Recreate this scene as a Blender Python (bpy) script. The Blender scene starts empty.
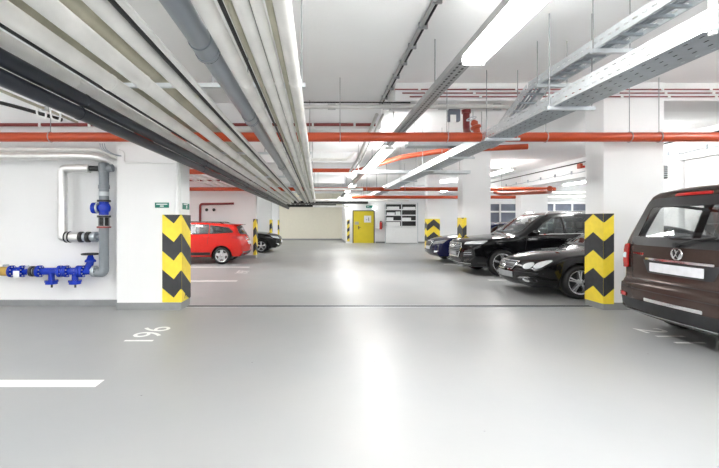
import bpy, bmesh, math, random
from mathutils import Vector, Matrix
from mathutils.bvhtree import BVHTree
random.seed(7)
SC = bpy.context.scene
COL = SC.collection
PI = math.pi

# ------------------------------------------------------------------ materials
MATS = {}
def nd(nt, typ, **kw):
    n = nt.nodes.new(typ)
    for k, v in kw.items():
        setattr(n, k, v)
    return n
def mat(name, col, rough=0.5, metal=0.0, var=0.06, scale=6.0, bump=0.0, bscale=40.0, coat=0.0, rvar=0.0, spec=0.5):
    """principled surface whose tone and relief vary with object-space noise"""
    if name in MATS: return MATS[name]
    m = bpy.data.materials.new(name); m.use_nodes = True
    nt = m.node_tree; b = nt.nodes['Principled BSDF']
    b.inputs['Roughness'].default_value = rough
    b.inputs['Metallic'].default_value = metal
    b.inputs['Coat Weight'].default_value = coat
    b.inputs['Specular IOR Level'].default_value = spec
    tc = nd(nt, 'ShaderNodeTexCoord')
    no = nd(nt, 'ShaderNodeTexNoise'); no.inputs['Scale'].default_value = scale; no.inputs['Detail'].default_value = 4
    nt.links.new(tc.outputs['Object'], no.inputs['Vector'])
    cr = nd(nt, 'ShaderNodeValToRGB')
    lo = [max(0, c * (1 - var)) for c in col]; hi = [min(1, c * (1 + var)) for c in col]
    cr.color_ramp.elements[0].position = .3; cr.color_ramp.elements[1].position = .7
    cr.color_ramp.elements[0].color = (*lo, 1); cr.color_ramp.elements[1].color = (*hi, 1)
    nt.links.new(no.outputs['Fac'], cr.inputs['Fac'])
    nt.links.new(cr.outputs['Color'], b.inputs['Base Color'])
    if rvar:
        mr = nd(nt, 'ShaderNodeMapRange'); mr.inputs['To Min'].default_value = rough - rvar; mr.inputs['To Max'].default_value = rough + rvar
        nt.links.new(no.outputs['Fac'], mr.inputs['Value']); nt.links.new(mr.outputs['Result'], b.inputs['Roughness'])
    if bump:
        n2 = nd(nt, 'ShaderNodeTexNoise'); n2.inputs['Scale'].default_value = bscale; n2.inputs['Detail'].default_value = 5
        nt.links.new(tc.outputs['Object'], n2.inputs['Vector'])
        bp = nd(nt, 'ShaderNodeBump'); bp.inputs['Strength'].default_value = bump; bp.inputs['Distance'].default_value = .01
        nt.links.new(n2.outputs['Fac'], bp.inputs['Height']); nt.links.new(bp.outputs['Normal'], b.inputs['Normal'])
    MATS[name] = m
    return m
def emat(name, col, strength):
    if name in MATS: return MATS[name]
    m = bpy.data.materials.new(name); m.use_nodes = True
    b = m.node_tree.nodes['Principled BSDF']
    b.inputs['Base Color'].default_value = (.9, .9, .9, 1)
    b.inputs['Emission Color'].default_value = (*col, 1)
    b.inputs['Emission Strength'].default_value = strength
    MATS[name] = m
    return m
def glassmat(name, tint, refl=.12):
    if name in MATS: return MATS[name]
    m = bpy.data.materials.new(name); m.use_nodes = True
    nt = m.node_tree; nt.nodes.clear()
    out = nd(nt, 'ShaderNodeOutputMaterial')
    tr = nd(nt, 'ShaderNodeBsdfTransparent'); tr.inputs[0].default_value = (*tint, 1)
    gl = nd(nt, 'ShaderNodeBsdfGlossy'); gl.inputs['Roughness'].default_value = .02; gl.inputs['Color'].default_value = (.95, .97, 1, 1)
    fr = nd(nt, 'ShaderNodeLayerWeight'); fr.inputs['Blend'].default_value = .25
    mr = nd(nt, 'ShaderNodeMapRange'); mr.inputs['To Min'].default_value = refl; mr.inputs['To Max'].default_value = .9
    mx = nd(nt, 'ShaderNodeMixShader')
    nt.links.new(fr.outputs['Fresnel'], mr.inputs['Value'])
    nt.links.new(mr.outputs['Result'], mx.inputs['Fac'])
    nt.links.new(tr.outputs[0], mx.inputs[1]); nt.links.new(gl.outputs[0], mx.inputs[2])
    nt.links.new(mx.outputs[0], out.inputs['Surface'])
    MATS[name] = m
    return m

def floor_material():
    m = bpy.data.materials.new('grey_epoxy_floor'); m.use_nodes = True
    nt = m.node_tree; b = nt.nodes['Principled BSDF']; L = nt.links.new
    tc = nd(nt, 'ShaderNodeTexCoord')
    n1 = nd(nt, 'ShaderNodeTexNoise'); n1.inputs['Scale'].default_value = .55; n1.inputs['Detail'].default_value = 3
    L(tc.outputs['Object'], n1.inputs['Vector'])
    cr = nd(nt, 'ShaderNodeValToRGB'); e = cr.color_ramp.elements
    e[0].position = .32; e[0].color = (.325, .338, .347, 1); e[1].position = .7; e[1].color = (.362, .366, .363, 1)
    L(n1.outputs['Fac'], cr.inputs['Fac'])
    # small worn specks
    vo = nd(nt, 'ShaderNodeTexVoronoi'); vo.inputs['Scale'].default_value = 2.3; vo.inputs['Randomness'].default_value = 1
    L(tc.outputs['Object'], vo.inputs['Vector'])
    lt = nd(nt, 'ShaderNodeMath', operation='LESS_THAN'); lt.inputs[1].default_value = .022
    L(vo.outputs['Distance'], lt.inputs[0])
    mx = nd(nt, 'ShaderNodeMix', data_type='RGBA'); mx.inputs['B'].default_value = (.2, .2, .2, 1)
    L(lt.outputs[0], mx.inputs['Factor']); L(cr.outputs['Color'], mx.inputs['A']); L(mx.outputs['Result'], b.inputs['Base Color'])
    n2 = nd(nt, 'ShaderNodeTexNoise'); n2.inputs['Scale'].default_value = 1.7; n2.inputs['Detail'].default_value = 5
    L(tc.outputs['Object'], n2.inputs['Vector'])
    mr = nd(nt, 'ShaderNodeMapRange'); mr.inputs['To Min'].default_value = .36; mr.inputs['To Max'].default_value = .44
    L(n2.outputs['Fac'], mr.inputs['Value']); L(mr.outputs['Result'], b.inputs['Roughness'])
    b.inputs['Specular IOR Level'].default_value = .55
    n3 = nd(nt, 'ShaderNodeTexNoise'); n3.inputs['Scale'].default_value = 9; n3.inputs['Detail'].default_value = 3
    L(tc.outputs['Object'], n3.inputs['Vector'])
    bp = nd(nt, 'ShaderNodeBump'); bp.inputs['Strength'].default_value = .05; bp.inputs['Distance'].default_value = .02
    L(n3.outputs['Fac'], bp.inputs['Height']); L(bp.outputs['Normal'], b.inputs['Normal'])
    return m

WHITE = mat('white_wall_paint', (.84, .845, .85), .65, var=.015, scale=1.2, bump=.15, bscale=60)
CEIL = mat('ceiling_paint', (.88, .89, .895), .7, var=.02, scale=.7, bump=.25, bscale=25)
SOFFIT = mat('beam_paint', (.82, .825, .83), .65, var=.02, scale=1.0, bump=.15, bscale=40)
BEIGE = mat('beige_wall_paint', (.80, .77, .66), .7, var=.02)
PLINTH = mat('grey_plinth_paint', (.27, .28, .285), .5, var=.06)
LINE = mat('white_line_paint', (.88, .88, .86), .45, var=.04, scale=20)
LAG = mat('white_pipe_lagging', (.77, .765, .74), .42, var=.09, scale=3, bump=.25, bscale=14)
CREAM = mat('cream_pipe_paint', (.40, .385, .30), .45, var=.15, scale=3, bump=.2, bscale=12)
DARKP = mat('charcoal_plastic_pipe', (.022, .026, .036), .35, var=.12, scale=3, spec=.3)
GREYP = mat('grey_plastic_pipe', (.21, .235, .26), .28, var=.05, scale=4)
GALV = mat('galvanised_steel', (.60, .635, .66), .38, .55, var=.08, scale=8)
GALVD = mat('galvanised_steel_dull', (.40, .44, .48), .45, .5, var=.12, scale=6)
TRUNK = mat('light_trunking_steel', (.40, .41, .415), .45, .4, var=.06, scale=8)
ZINC = mat('zinc_rod', (.36, .37, .38), .4, .8, var=.1)
GCOND = mat('grey_conduit', (.50, .50, .485), .4, var=.06, scale=5)
SILVER = mat('aluminium_foil_jacket', (.80, .80, .79), .28, .75, var=.08, scale=5, bump=.35, bscale=18)
ORANGE = mat('orange_pipe_paint', (.47, .062, .016), .32, var=.06, scale=3)
DRED = mat('dark_red_pipe_paint', (.24, .035, .035), .4, var=.12, scale=4)
BLUE = mat('blue_valve_paint', (.006, .034, .42), .22, var=.12, scale=9)
BRASS = mat('brass', (.55, .36, .10), .3, .9, var=.1)
BLACK = mat('black_rubber', (.012, .012, .013), .55, var=.2, scale=20)
BLKPL = mat('black_plastic', (.018, .019, .021), .4, var=.15, scale=12)
YEL = mat('hazard_yellow', (.90, .70, .05), .45, var=.05, scale=10)
HBLK = mat('hazard_black', (.035, .037, .042), .5, var=.2, scale=10)
GREEN = mat('green_sign', (.0, .17, .12), .4, var=.05)
WPL = mat('white_plastic', (.84, .85, .85), .35, var=.02)
YDOOR = mat('yellow_door_paint', (.72, .58, .02), .35, var=.04, scale=3)
FRAME = mat('dark_door_frame', (.10, .09, .06), .5, var=.1)
RED = mat('red_paint', (.55, .02, .015), .3, var=.05)
CHROME = mat('chrome', (.86, .87, .88), .08, 1.0, var=.02)
ALLOY = mat('alloy_wheel', (.66, .67, .69), .25, .8, var=.04)
FLOORM = floor_material()
TUBE = emat('lamp_diffuser_glow', (1.0, .985, .955), 17.0)
LBOD = mat('lamp_housing', (.80, .81, .81), .35, var=.02)
FOGW = mat('fence_bluegrey', (.15, .17, .22), .5, var=.15, scale=3)

# ------------------------------------------------------------------ mesh builder
class MB:
    def __init__(s): s.v = []; s.f = []; s.mi = []; s.cur = 0
    def add(s, vs, fs):
        b = len(s.v); s.v += [tuple(v) for v in vs]
        for f in fs: s.f.append(tuple(b + i for i in f)); s.mi.append(s.cur)
        return s
    def box(s, x0, x1, y0, y1, z0, z1):
        v = [(x, y, z) for z in (z0, z1) for y in (y0, y1) for x in (x0, x1)]
        return s.add(v, [(0, 2, 3, 1), (4, 5, 7, 6), (0, 1, 5, 4), (2, 6, 7, 3), (0, 4, 6, 2), (1, 3, 7, 5)])
    def bbox(s, x0, x1, y0, y1, z0, z1, r=.02):
        """box with chamfered edges"""
        bm = bmesh.new(); bmesh.ops.create_cube(bm, size=1)
        for v in bm.verts:
            v.co = Vector(((x0 + x1) / 2 + v.co.x * (x1 - x0), (y0 + y1) / 2 + v.co.y * (y1 - y0), (z0 + z1) / 2 + v.co.z * (z1 - z0)))
        bmesh.ops.bevel(bm, geom=bm.edges[:], offset=r, segments=3, profile=.5, affect='EDGES')
        bm.verts.index_update()
        s.add([v.co[:] for v in bm.verts], [[v.index for v in f.verts] for f in bm.faces]); bm.free(); return s
    def ring(s, c, u, w, r, n): return [c + u * (r * math.cos(2 * PI * i / n)) + w * (r * math.sin(2 * PI * i / n)) for i in range(n)]
    def lathe(s, c, axis, prof, n=20, cap=True):
        """revolve (distance along axis, radius) pairs about an axis through c"""
        c = Vector(c); a = Vector(axis).normalized(); u = a.orthogonal().normalized(); w = a.cross(u)
        vs = []; fs = []
        for (h, r) in prof: vs += s.ring(c + a * h, u, w, max(r, 1e-4), n)
        for k in range(len(prof) - 1):
            for i in range(n):
                j = (i + 1) % n; fs.append((k * n + i, k * n + j, (k + 1) * n + j, (k + 1) * n + i))
        if cap:
            fs.append(tuple(reversed(range(n)))); fs.append(tuple((len(prof) - 1) * n + i for i in range(n)))
        return s.add(vs, fs)
    def cyl(s, a, b, r, n=14):
        a = Vector(a); b = Vector(b); return s.lathe(a, b - a, [(0, r), ((b - a).length, r)], n)
    def tube(s, pts, r, n=14, bend=0.0, cap=True):
        """pipe along a polyline; corners rounded with radius bend"""
        P = [Vector(p) for p in pts]
        if bend:
            Q = [P[0]]
            for i in range(1, len(P) - 1):
                a, b, c = P[i - 1], P[i], P[i + 1]
                d1 = (a - b); d2 = (c - b); k = min(bend, d1.length * .45, d2.length * .45)
                p1 = b + d1.normalized() * k; p2 = b + d2.normalized() * k
                for t in (0, .2, .4, .6, .8, 1.0): Q.append(p1 * (1 - t) ** 2 + b * 2 * t * (1 - t) + p2 * t * t)
            Q.append(P[-1]); P = Q
        vs = []; fs = []; up = None
        for i, p in enumerate(P):
            d = (P[min(i + 1, len(P) - 1)] - P[max(i - 1, 0)]).normalized()
            if up is None: up = d.orthogonal().normalized()
            up = (up - d * up.dot(d)).normalized(); w = d.cross(up)
            k = 1.0
            if 0 < i < len(P) - 1:
                q = (P[i] - P[i - 1]).normalized().dot(d); k = 1 / max(q, .6)
            vs += s.ring(p, up, w, r * k if not bend else r, n)
        for k in range(len(P) - 1):
            for i in range(n):
                j = (i + 1) % n; fs.append((k * n + i, k * n + j, (k + 1) * n + j, (k + 1) * n + i))
        if cap: fs.append(tuple(reversed(range(n)))); fs.append(tuple((len(P) - 1) * n + i for i in range(n)))
        return s.add(vs, fs)
    def quad(s, a, b, c, d): return s.add([a, b, c, d], [(0, 1, 2, 3)])
    def torus(s, c, axis, R, r, n=28, m=8):
        c = Vector(c); a = Vector(axis).normalized(); u = a.orthogonal().normalized(); w = a.cross(u); vs = []; fs = []
        for i in range(n):
            t = 2 * PI * i / n; d = u * math.cos(t) + w * math.sin(t)
            for j in range(m):
                q = 2 * PI * j / m; vs.append(c + d * (R + r * math.cos(q)) + a * (r * math.sin(q)))
        for i in range(n):
            for j in range(m):
                i2 = (i + 1) % n; j2 = (j + 1) % m; fs.append((i * m + j, i2 * m + j, i2 * m + j2, i * m + j2))
        return s.add(vs, fs)
    def ball(s, c, rx, ry, rz, n=16, m=10):
        vs = []; fs = []
        for k in range(m + 1):
            t = PI * k / m
            for i in range(n):
                a = 2 * PI * i / n; vs.append((c[0] + rx * math.sin(t) * math.cos(a), c[1] + ry * math.sin(t) * math.sin(a), c[2] + rz * math.cos(t)))
        for k in range(m):
            for i in range(n):
                j = (i + 1) % n; fs.append((k * n + i, (k + 1) * n + i, (k + 1) * n + j, k * n + j))
        return s.add(vs, fs)
    def build(s, name, m, parent=None, origin=None, local=False, smooth=True):
        me = bpy.data.meshes.new(name)
        vs = s.v
        o_ = Vector((0, 0, 0))
        if parent is not None and not local:
            q = parent
            while q is not None: o_ += q.location; q = q.parent
        elif origin is not None: o_ = Vector(origin)
        me.from_pydata([(v[0] - o_.x, v[1] - o_.y, v[2] - o_.z) for v in vs], [], s.f)
        for mm in (m if isinstance(m, (list, tuple)) else [m]): me.materials.append(mm)
        for p, k in zip(me.polygons, s.mi): p.material_index = k
        bm = bmesh.new(); bm.from_mesh(me); bmesh.ops.remove_doubles(bm, verts=bm.verts, dist=1e-5); bmesh.ops.recalc_face_normals(bm, faces=bm.faces); bm.to_mesh(me); bm.free()
        if smooth:
            for p in me.polygons: p.use_smooth = True
            me.set_sharp_from_angle(angle=math.radians(38))
        o = bpy.data.objects.new(name, me); COL.objects.link(o)
        if parent is not None: o.parent = parent
        elif origin is not None: o.location = o_
        return o

def tag(o, label=None, cat=None, group=None, kind=None):
    if label: o['label'] = label
    if cat: o['category'] = cat
    if group: o['group'] = group
    if kind: o['kind'] = kind
    return o
def thing(name, label, cat, loc=(0, 0, 0), rz=0, group=None):
    o = bpy.data.objects.new(name, None); COL.objects.link(o); o.empty_display_size = .2
    o.location = loc; o.rotation_euler = (0, 0, rz)
    return tag(o, label, cat, group)
def struct(name, mb, m, label=None, smooth=False):
    o = mb.build(name, m, smooth=smooth); o['kind'] = 'structure'
    if label: o['label'] = label
    return o
def copy_tree(o, parent=None):
    kids = [c for c in bpy.data.objects if c.parent == o]
    c = o.copy(); COL.objects.link(c); c.parent = parent
    for k in kids: copy_tree(k, c)
    return c
def text_mesh(body, size, name, m, matrix, parent=None, depth=.0005):
    cu = bpy.data.curves.new(name, 'FONT'); cu.body = body; cu.size = size; cu.extrude = depth
    cu.align_x = 'CENTER'; cu.align_y = 'CENTER'
    t = bpy.data.objects.new(name, cu); COL.objects.link(t)
    dg = bpy.context.evaluated_depsgraph_get(); me = bpy.data.meshes.new_from_object(t.evaluated_get(dg))
    bpy.data.objects.remove(t); bpy.data.curves.remove(cu)
    me.transform(matrix); me.materials.clear(); me.materials.append(m)
    o = bpy.data.objects.new(name, me); COL.objects.link(o)
    if parent is not None: o.parent = parent
    return o
# ------------------------------------------------------------------ cars
# local axes: x from the front bumper (0) to the rear, y across, z up
def interp(tab, x):
    if x <= tab[0][0]: return tab[0][1]
    for (a, va), (b, vb) in zip(tab, tab[1:]):
        if x <= b: return va + (vb - va) * (x - a) / (b - a)
    return tab[-1][1]
def catmull(P, step):
    out = []
    n = len(P)
    for i in range(n - 1):
        p0 = P[max(i - 1, 0)]; p1 = P[i]; p2 = P[i + 1]; p3 = P[min(i + 2, n - 1)]
        ln = math.hypot(p2[0] - p1[0], p2[1] - p1[1]); k = max(2, int(ln / step + .5))
        for j in range(k):
            t = j / k
            out.append(tuple(.5 * ((2 * b) + (c - a) * t + (2 * a - 5 * b + 4 * c - d) * t * t + (-a + 3 * b - 3 * c + d) * t ** 3) for a, b, c, d in zip(p0, p1, p2, p3)))
    out.append(tuple(P[-1]))
    return out
def rounded(poly, r=.05, n=4):
    out = []; N = len(poly)
    for i in range(N):
        a = Vector(poly[i - 1]); b = Vector(poly[i]); c = Vector(poly[(i + 1) % N])
        d1 = a - b; d2 = c - b; k = min(r, d1.length * .4, d2.length * .4)
        p1 = b + d1.normalized() * k; p2 = b + d2.normalized() * k
        for j in range(n + 1):
            t = j / n; q = p1 * (1 - t) ** 2 + b * 2 * t * (1 - t) + p2 * t * t; out.append((q.x, q.y))
    return out
def inside(p, poly):
    x, y = p; r = False; j = len(poly) - 1
    for i in range(len(poly)):
        (xi, yi), (xj, yj) = poly[i], poly[j]
        if (yi > y) != (yj > y) and x < (xj - xi) * (y - yi) / (yj - yi) + xi: r = not r
        j = i
    return r
def circle(cx, cy, r, n=26, ry=None):
    return [(cx + r * math.cos(2 * PI * i / n), cy + (ry or r) * math.sin(2 * PI * i / n)) for i in range(n)]
def ccw(poly):
    a = sum(p[0] * q[1] - q[0] * p[1] for p, q in zip(poly, poly[1:] + poly[:1]))
    return poly if a > 0 else poly[::-1]

class Car:
    def __init__(s, name, label, loc, rz, L, W, prof, belt, lean, paint, wheels, R, crowns=None, rads=None, ftaper=.13, rtaper=.06, group=None, zb=.62):
        s.L, s.W, s.lean, s.belt, s.ft, s.rt, s.R, s.wheels = L, W, lean, belt, ftaper, rtaper, R, wheels
        s.root = thing(name, label, 'car', loc, rz, group); s.zb = zb
        s.paint = paint
        s.make_body(prof, crowns or [(0, .14), (.25, .10), (.6, .05), (1.2, .05), (1.5, .07), (2.2, .03), (L - .9, .03), (L - .4, .06), (L, .06)],
                    rads or [(0, .10), (.4, .10), (1.2, .09), (2, .09), (L - .5, .08), (L, .07)])
        s.frames = MB(); s.nframe = 0
    def Y(s, x, z):
        w = s.W / 2
        xf = .95
        if x < xf: w *= 1 - s.ft * ((xf - x) / xf) ** 2
        xr = s.L - .7
        if x > xr: w *= 1 - s.rt * ((x - xr) / .7) ** 2
        b = interp(s.belt, x)
        if z > b:
            d = z - b; w -= s.lean * d * d / (d + .06) + .0
        else:
            d = (b - z); w += .010 * math.sin(min(d / .35, 1) * PI) - (.07 * ((s.zb - z) / .4) ** 2 if z < s.zb else 0)
        return w
    def make_body(s, prof, crowns, rads):
        top = catmull(prof, .055)
        a, b = top[-1], top[0]
        nb = 50
        bot = [(a[0] + (b[0] - a[0]) * i / nb, a[1] + (b[1] - a[1]) * i / nb) for i in range(1, nb)]
        loop = top + bot; N = len(loop)
        # outward normals
        nrm = []
        for i in range(N):
            p, q = loop[i - 1], loop[(i + 1) % N]; dx, dz = q[0] - p[0], q[1] - p[1]; l = math.hypot(dx, dz) or 1
            nrm.append((-dz / l, dx / l))
        NQ = 7
        vs = []; fs = []; edge = []
        rings = []
        for i, (x, z) in enumerate(loop):
            isb = i >= len(top)
            c = .0 if isb else interp(crowns, x)
            if i < 4 or len(top) - 4 <= i < len(top): c *= .5
            r = .05 if isb else interp(rads, x)
            nx, nz = nrm[i]
            ex, ez = x - nx * c, z - nz * c
            edge.append((ex, ez))
            tx = min(max(ex, .45), s.L - .4); tz = s.zb
            dx, dz = tx - ex, tz - ez; D = math.hypot(dx, dz); dx /= D; dz /= D
            rr = min(r, D * .6)
            ds = [rr * (1 - math.cos(t)) for t in (0, .35, .7, 1.05, 1.35, PI / 2)]
            ds += [rr + (D - rr) * k / 8 for k in range(1, 9)]
            ring = []
            for d in ds:
                px, pz = ex + dx * d, ez + dz * d
                q = min(d / rr, 1)
                y = s.Y(px, pz) - r * (1 - math.sqrt(max(0, 1 - (1 - q) ** 2)))
                ring.append((px, y, pz))
            rings.append((ring, (x, z, nx, nz, c)))
        M = len(rings[0][0])
        # right side (y>0) and left side
        for sg in (1, -1):
            b0 = len(vs)
            for ring, _ in rings: vs += [(p[0], sg * p[1], p[2]) for p in ring]
            for i in range(N):
                j = (i + 1) % N
                for k in range(M - 1): fs.append((b0 + i * M + k, b0 + j * M + k, b0 + j * M + k + 1, b0 + i * M + k + 1))
        b0 = len(vs)
        for ring, (x, z, nx, nz, c) in rings:
            hw = ring[0][1]
            for q in range(NQ * 2 + 1):
                u = -1 + q / NQ
                k = 1 - abs(u) ** 2.3
                vs.append((ring[0][0] + nx * c * k, hw * u, ring[0][2] + nz * c * k))
        K = NQ * 2 + 1
        for i in range(N):
            j = (i + 1) % N
            for q in range(K - 1): fs.append((b0 + i * K + q, b0 + j * K + q, b0 + j * K + q + 1, b0 + i * K + q + 1))
        me = bpy.data.meshes.new('body'); me.from_pydata(vs, [], fs)
        bm = bmesh.new(); bm.from_mesh(me)
        bmesh.ops.remove_doubles(bm, verts=bm.verts, dist=2e-4)
        bmesh.ops.dissolve_degenerate(bm, edges=bm.edges, dist=1e-5)
        bmesh.ops.recalc_face_normals(bm, faces=bm.faces)
        s.bm = bm; s.bvh = BVHTree.FromBMesh(bm)
        s.me = me
    # ---- projection on the shell
    AX = {'L': ((0, -1, 0), (0, 2)), 'R': ((0, 1, 0), (0, 2)), 'F': ((-1, 0, 0), (1, 2)), 'B': ((1, 0, 0), (1, 2)), 'T': ((0, 0, 1), (0, 1))}
    def hit(s, ax, a, b, e):
        d, (i, j) = s.AX[ax]
        o = Vector(d) * 8; o[i] += a; o[j] += b
        if ax in 'LRT' : pass
        h, n, *_ = s.bvh.ray_cast(o, -Vector(d))
        if h is None:
            h, n, *_ = s.bvh.find_nearest(o - Vector(d) * 7)
        if n.dot(Vector(d)) < 0: n = -n
        return h + n * e
    def patch(s, name, poly, ax, m, e=.004, th=.0, parent=None, step=.05, world=None):
        poly = ccw(list(poly))
        bm = bmesh.new(); vv = [bm.verts.new((p[0], p[1], 0)) for p in poly]
        bm.faces.new(vv)
        xs = [p[0] for p in poly]; ys = [p[1] for p in poly]
        for ax_, lo, hi in ((0, min(xs), max(xs)), (1, min(ys), max(ys))):
            k = int((hi - lo) / step)
            for t in range(1, k + 1):
                co = [0, 0, 0]; no = [0, 0, 0]; co[ax_] = lo + (hi - lo) * t / (k + 1); no[ax_] = 1
                bmesh.ops.bisect_plane(bm, geom=bm.verts[:] + bm.edges[:] + bm.faces[:], plane_co=co, plane_no=no)
        for v in bm.verts: v.co = s.hit(ax, v.co.x, v.co.y, e)
        d = Vector(s.AX[ax][0])
        bmesh.ops.recalc_face_normals(bm, faces=bm.faces)
        if sum((f.normal.dot(d) for f in bm.faces)) < 0: bmesh.ops.reverse_faces(bm, faces=bm.faces)
        if th:
            # skirt down to the shell so the part has thickness
            ex = bmesh.ops.extrude_face_region(bm, geom=bm.faces[:])
            for v in [g for g in ex['geom'] if isinstance(g, bmesh.types.BMVert)]: v.co += d * th
            bmesh.ops.recalc_face_normals(bm, faces=bm.faces)
        me = bpy.data.meshes.new(name); bm.to_mesh(me); bm.free(); me.materials.append(m)
        for p in me.polygons: p.use_smooth = True
        me.set_sharp_from_angle(angle=math.radians(40))
        o = bpy.data.objects.new(name, me); COL.objects.link(o); o.parent = parent or s.root
        return o
    def ribbon(s, name, pts, ax, w, m, e=.006, closed=False, parent=None, step=.04, th=.0):
        """band of width w along a polyline, laid on the shell"""
        P = [Vector(p) for p in pts]
        Q = []
        n = len(P)
        for i in range(n if closed else n - 1):
            a, b = P[i], P[(i + 1) % n]; k = max(1, int((b - a).length / step))
            Q += [a + (b - a) * t / k for t in range(k)]
        if not closed: Q.append(P[-1])
        vs = []; fs = []; N = len(Q)
        for i, p in enumerate(Q):
            a = Q[i - 1] if (closed or i) else Q[0]; b = Q[(i + 1) % N] if (closed or i < N - 1) else Q[-1]
            d = (b - a).normalized(); nn = Vector((-d.y, d.x)) * (w / 2)
            for q in (p + nn, p - nn): vs.append(s.hit(ax, q.x, q.y, e))
        for i in range(N if closed else N - 1):
            j = (i + 1) % N; fs.append((2 * i, 2 * j, 2 * j + 1, 2 * i + 1))
        if th:
            d = Vector(s.AX[ax][0]); k0 = len(vs); vs += [v + d * th for v in vs]; f0 = list(fs)
            for f in f0: fs.append(tuple(k0 + q for q in f))
            for i in range(N if closed else N - 1):
                j = (i + 1) % N; fs.append((2 * i, 2 * j, k0 + 2 * j, k0 + 2 * i)); fs.append((2 * i + 1, 2 * j + 1, k0 + 2 * j + 1, k0 + 2 * i + 1))
        mb = MB(); mb.add(vs, fs)
        return mb.build(name, m, parent or s.root, local=True)
    def cut(s, poly, ax):
        """clean hole through the shell along a view axis"""
        poly = ccw(list(poly)); d, (i, j) = s.AX[ax]; d = Vector(d)
        lo = (min(p[0] for p in poly) - .02, min(p[1] for p in poly) - .02); hi = (max(p[0] for p in poly) + .02, max(p[1] for p in poly) + .02)
        bm = s.bm
        def cand():
            bm.normal_update()
            r = []
            for f in bm.faces:
                if f.normal.dot(d) < .12: continue
                if ax in 'LR' and f.calc_center_median().y * d.y < .25: continue
                a = [v.co[i] for v in f.verts]; b = [v.co[j] for v in f.verts]
                if max(a) < lo[0] or min(a) > hi[0] or max(b) < lo[1] or min(b) > hi[1]: continue
                r.append(f)
            return r
        n = len(poly)
        for k in range(n):
            p, q = poly[k], poly[(k + 1) % n]
            co = [0, 0, 0]; no = [0, 0, 0]; co[i], co[j] = p; no[i], no[j] = q[1] - p[1], -(q[0] - p[0])
            fsx = cand(); es = {e for f in fsx for e in f.edges}; vsx = {v for f in fsx for v in f.verts}
            bmesh.ops.bisect_plane(bm, geom=fsx + list(es) + list(vsx), plane_co=co, plane_no=no, dist=1e-5)
        kill = [f for f in cand() if inside((f.calc_center_median()[i], f.calc_center_median()[j]), poly)]
        bmesh.ops.delete(bm, geom=kill, context='FACES')
    def window(s, poly, ax, glass, name='side_window', frit=.03, seal=BLKPL, both=True):
        for a in (('L', 'R') if (ax == 'L' and both) else (ax,)):
            s.cut(poly, a)
            g = s.patch(name, poly, a, glass, e=.001)
            s.ribbon('window_seal', poly, a, frit, seal, e=.004, closed=True, parent=g)
    def arches(s):
        for wx in s.wheels:
            for ax, sg in (('L', -1), ('R', 1)):
                c = [(wx + (s.R + .055) * math.cos(t), s.R + (s.R + .055) * math.sin(t)) for t in [2 * PI * k / 30 for k in range(30)]]
                s.cut(c, ax)
                mb = MB(); r = s.R + .054; n = 22; vs = []; fs = []
                y1 = s.Y(wx, s.R + .2) - .012
                for k in range(n + 1):
                    t = -.35 + (PI + .7) * k / n
                    for yy in (y1, s.W / 2 - .42): vs.append((wx + r * math.cos(t), sg * yy, s.R + r * math.sin(t)))
                for k in range(n): fs.append((2 * k, 2 * k + 2, 2 * k + 3, 2 * k + 1))
                b = len(vs)
                vs.append((wx, sg * (s.W / 2 - .42), s.R)); fs += [(2 * k + 1, 2 * k + 3, b) for k in range(n)]
                mb.add(vs, fs); mb.build('wheel_arch', BLKPL, s.root, local=True)
    def wheelset(s, rim_mat, spokes=5, style='spoke', inset=.03, cover=None):
        for wx in s.wheels:
            for sg in (-1, 1):
                yo = sg * (s.W / 2 - inset); R = s.R; ax = (0, sg, 0); rr = R * .70
                t = MB(); t.lathe((wx, yo - sg * .215, R), ax, [(.02, rr), (0, rr + .02), (.0, R - .05), (.015, R - .018), (.04, R), (.175, R), (.2, R - .018), (.215, R - .05), (.207, rr + .02), (.19, rr - .004), (.05, rr - .02)], 36, cap=False)
                w = t.build('wheel', BLACK, s.root, local=True)
                m = MB()
                m.lathe((wx, yo - sg * .215, R), ax, [(.05, rr - .03), (.19, rr - .02), (.205, rr - .004), (.207, rr + .004), (.20, rr + .006), (.05, rr)], 36, cap=False)
                o = Vector((wx, yo - sg * .03, R))
                m.lathe(o - Vector(ax) * .03, ax, [(0, .075), (.03, .07), (.042, .045), (.045, .001)], 20)
                ca = Vector(ax)
                for k in range(spokes):
                    t0 = 2 * PI * k / spokes + PI / 2
                    for off in ((-.13, .13) if style == 'twin' else (0,)):
                        t1 = t0 + off
                        d = Vector((math.cos(t1), 0, math.sin(t1))); e = Vector((-math.sin(t1), 0, math.cos(t1)))
                        wi, wo = (.016, .017) if style == 'twin' else ((.03, .045) if style == 'spoke' else (.05, .075))
                        vs = []
                        for rad, hw, h in ((.05, wi, .022), (rr - .012, wo, .008)):
                            for q in ((-hw, -.04), (hw, -.04), (hw * .7, h), (-hw * .7, h)): vs.append(o + d * rad + e * q[0] + ca * q[1])
                        m.add(vs, [(0, 1, 5, 4), (1, 2, 6, 5), (2, 3, 7, 6), (3, 0, 4, 7), (0, 3, 2, 1), (4, 5, 6, 7)])
                if style == 'cover':
                    m.lathe(o - Vector(ax) * .02, ax, [(0, rr * .62), (.02, rr * .6), (.026, .05), (.026, .001)], 30)
                m.build('rim', rim_mat, w, local=True)
                b = MB(); b.lathe(o - Vector(ax) * .12, ax, [(0, rr - .04), (.03, rr - .04)], 24)
                b.build('brake_disc', BLKPL, w, local=True)
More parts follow.
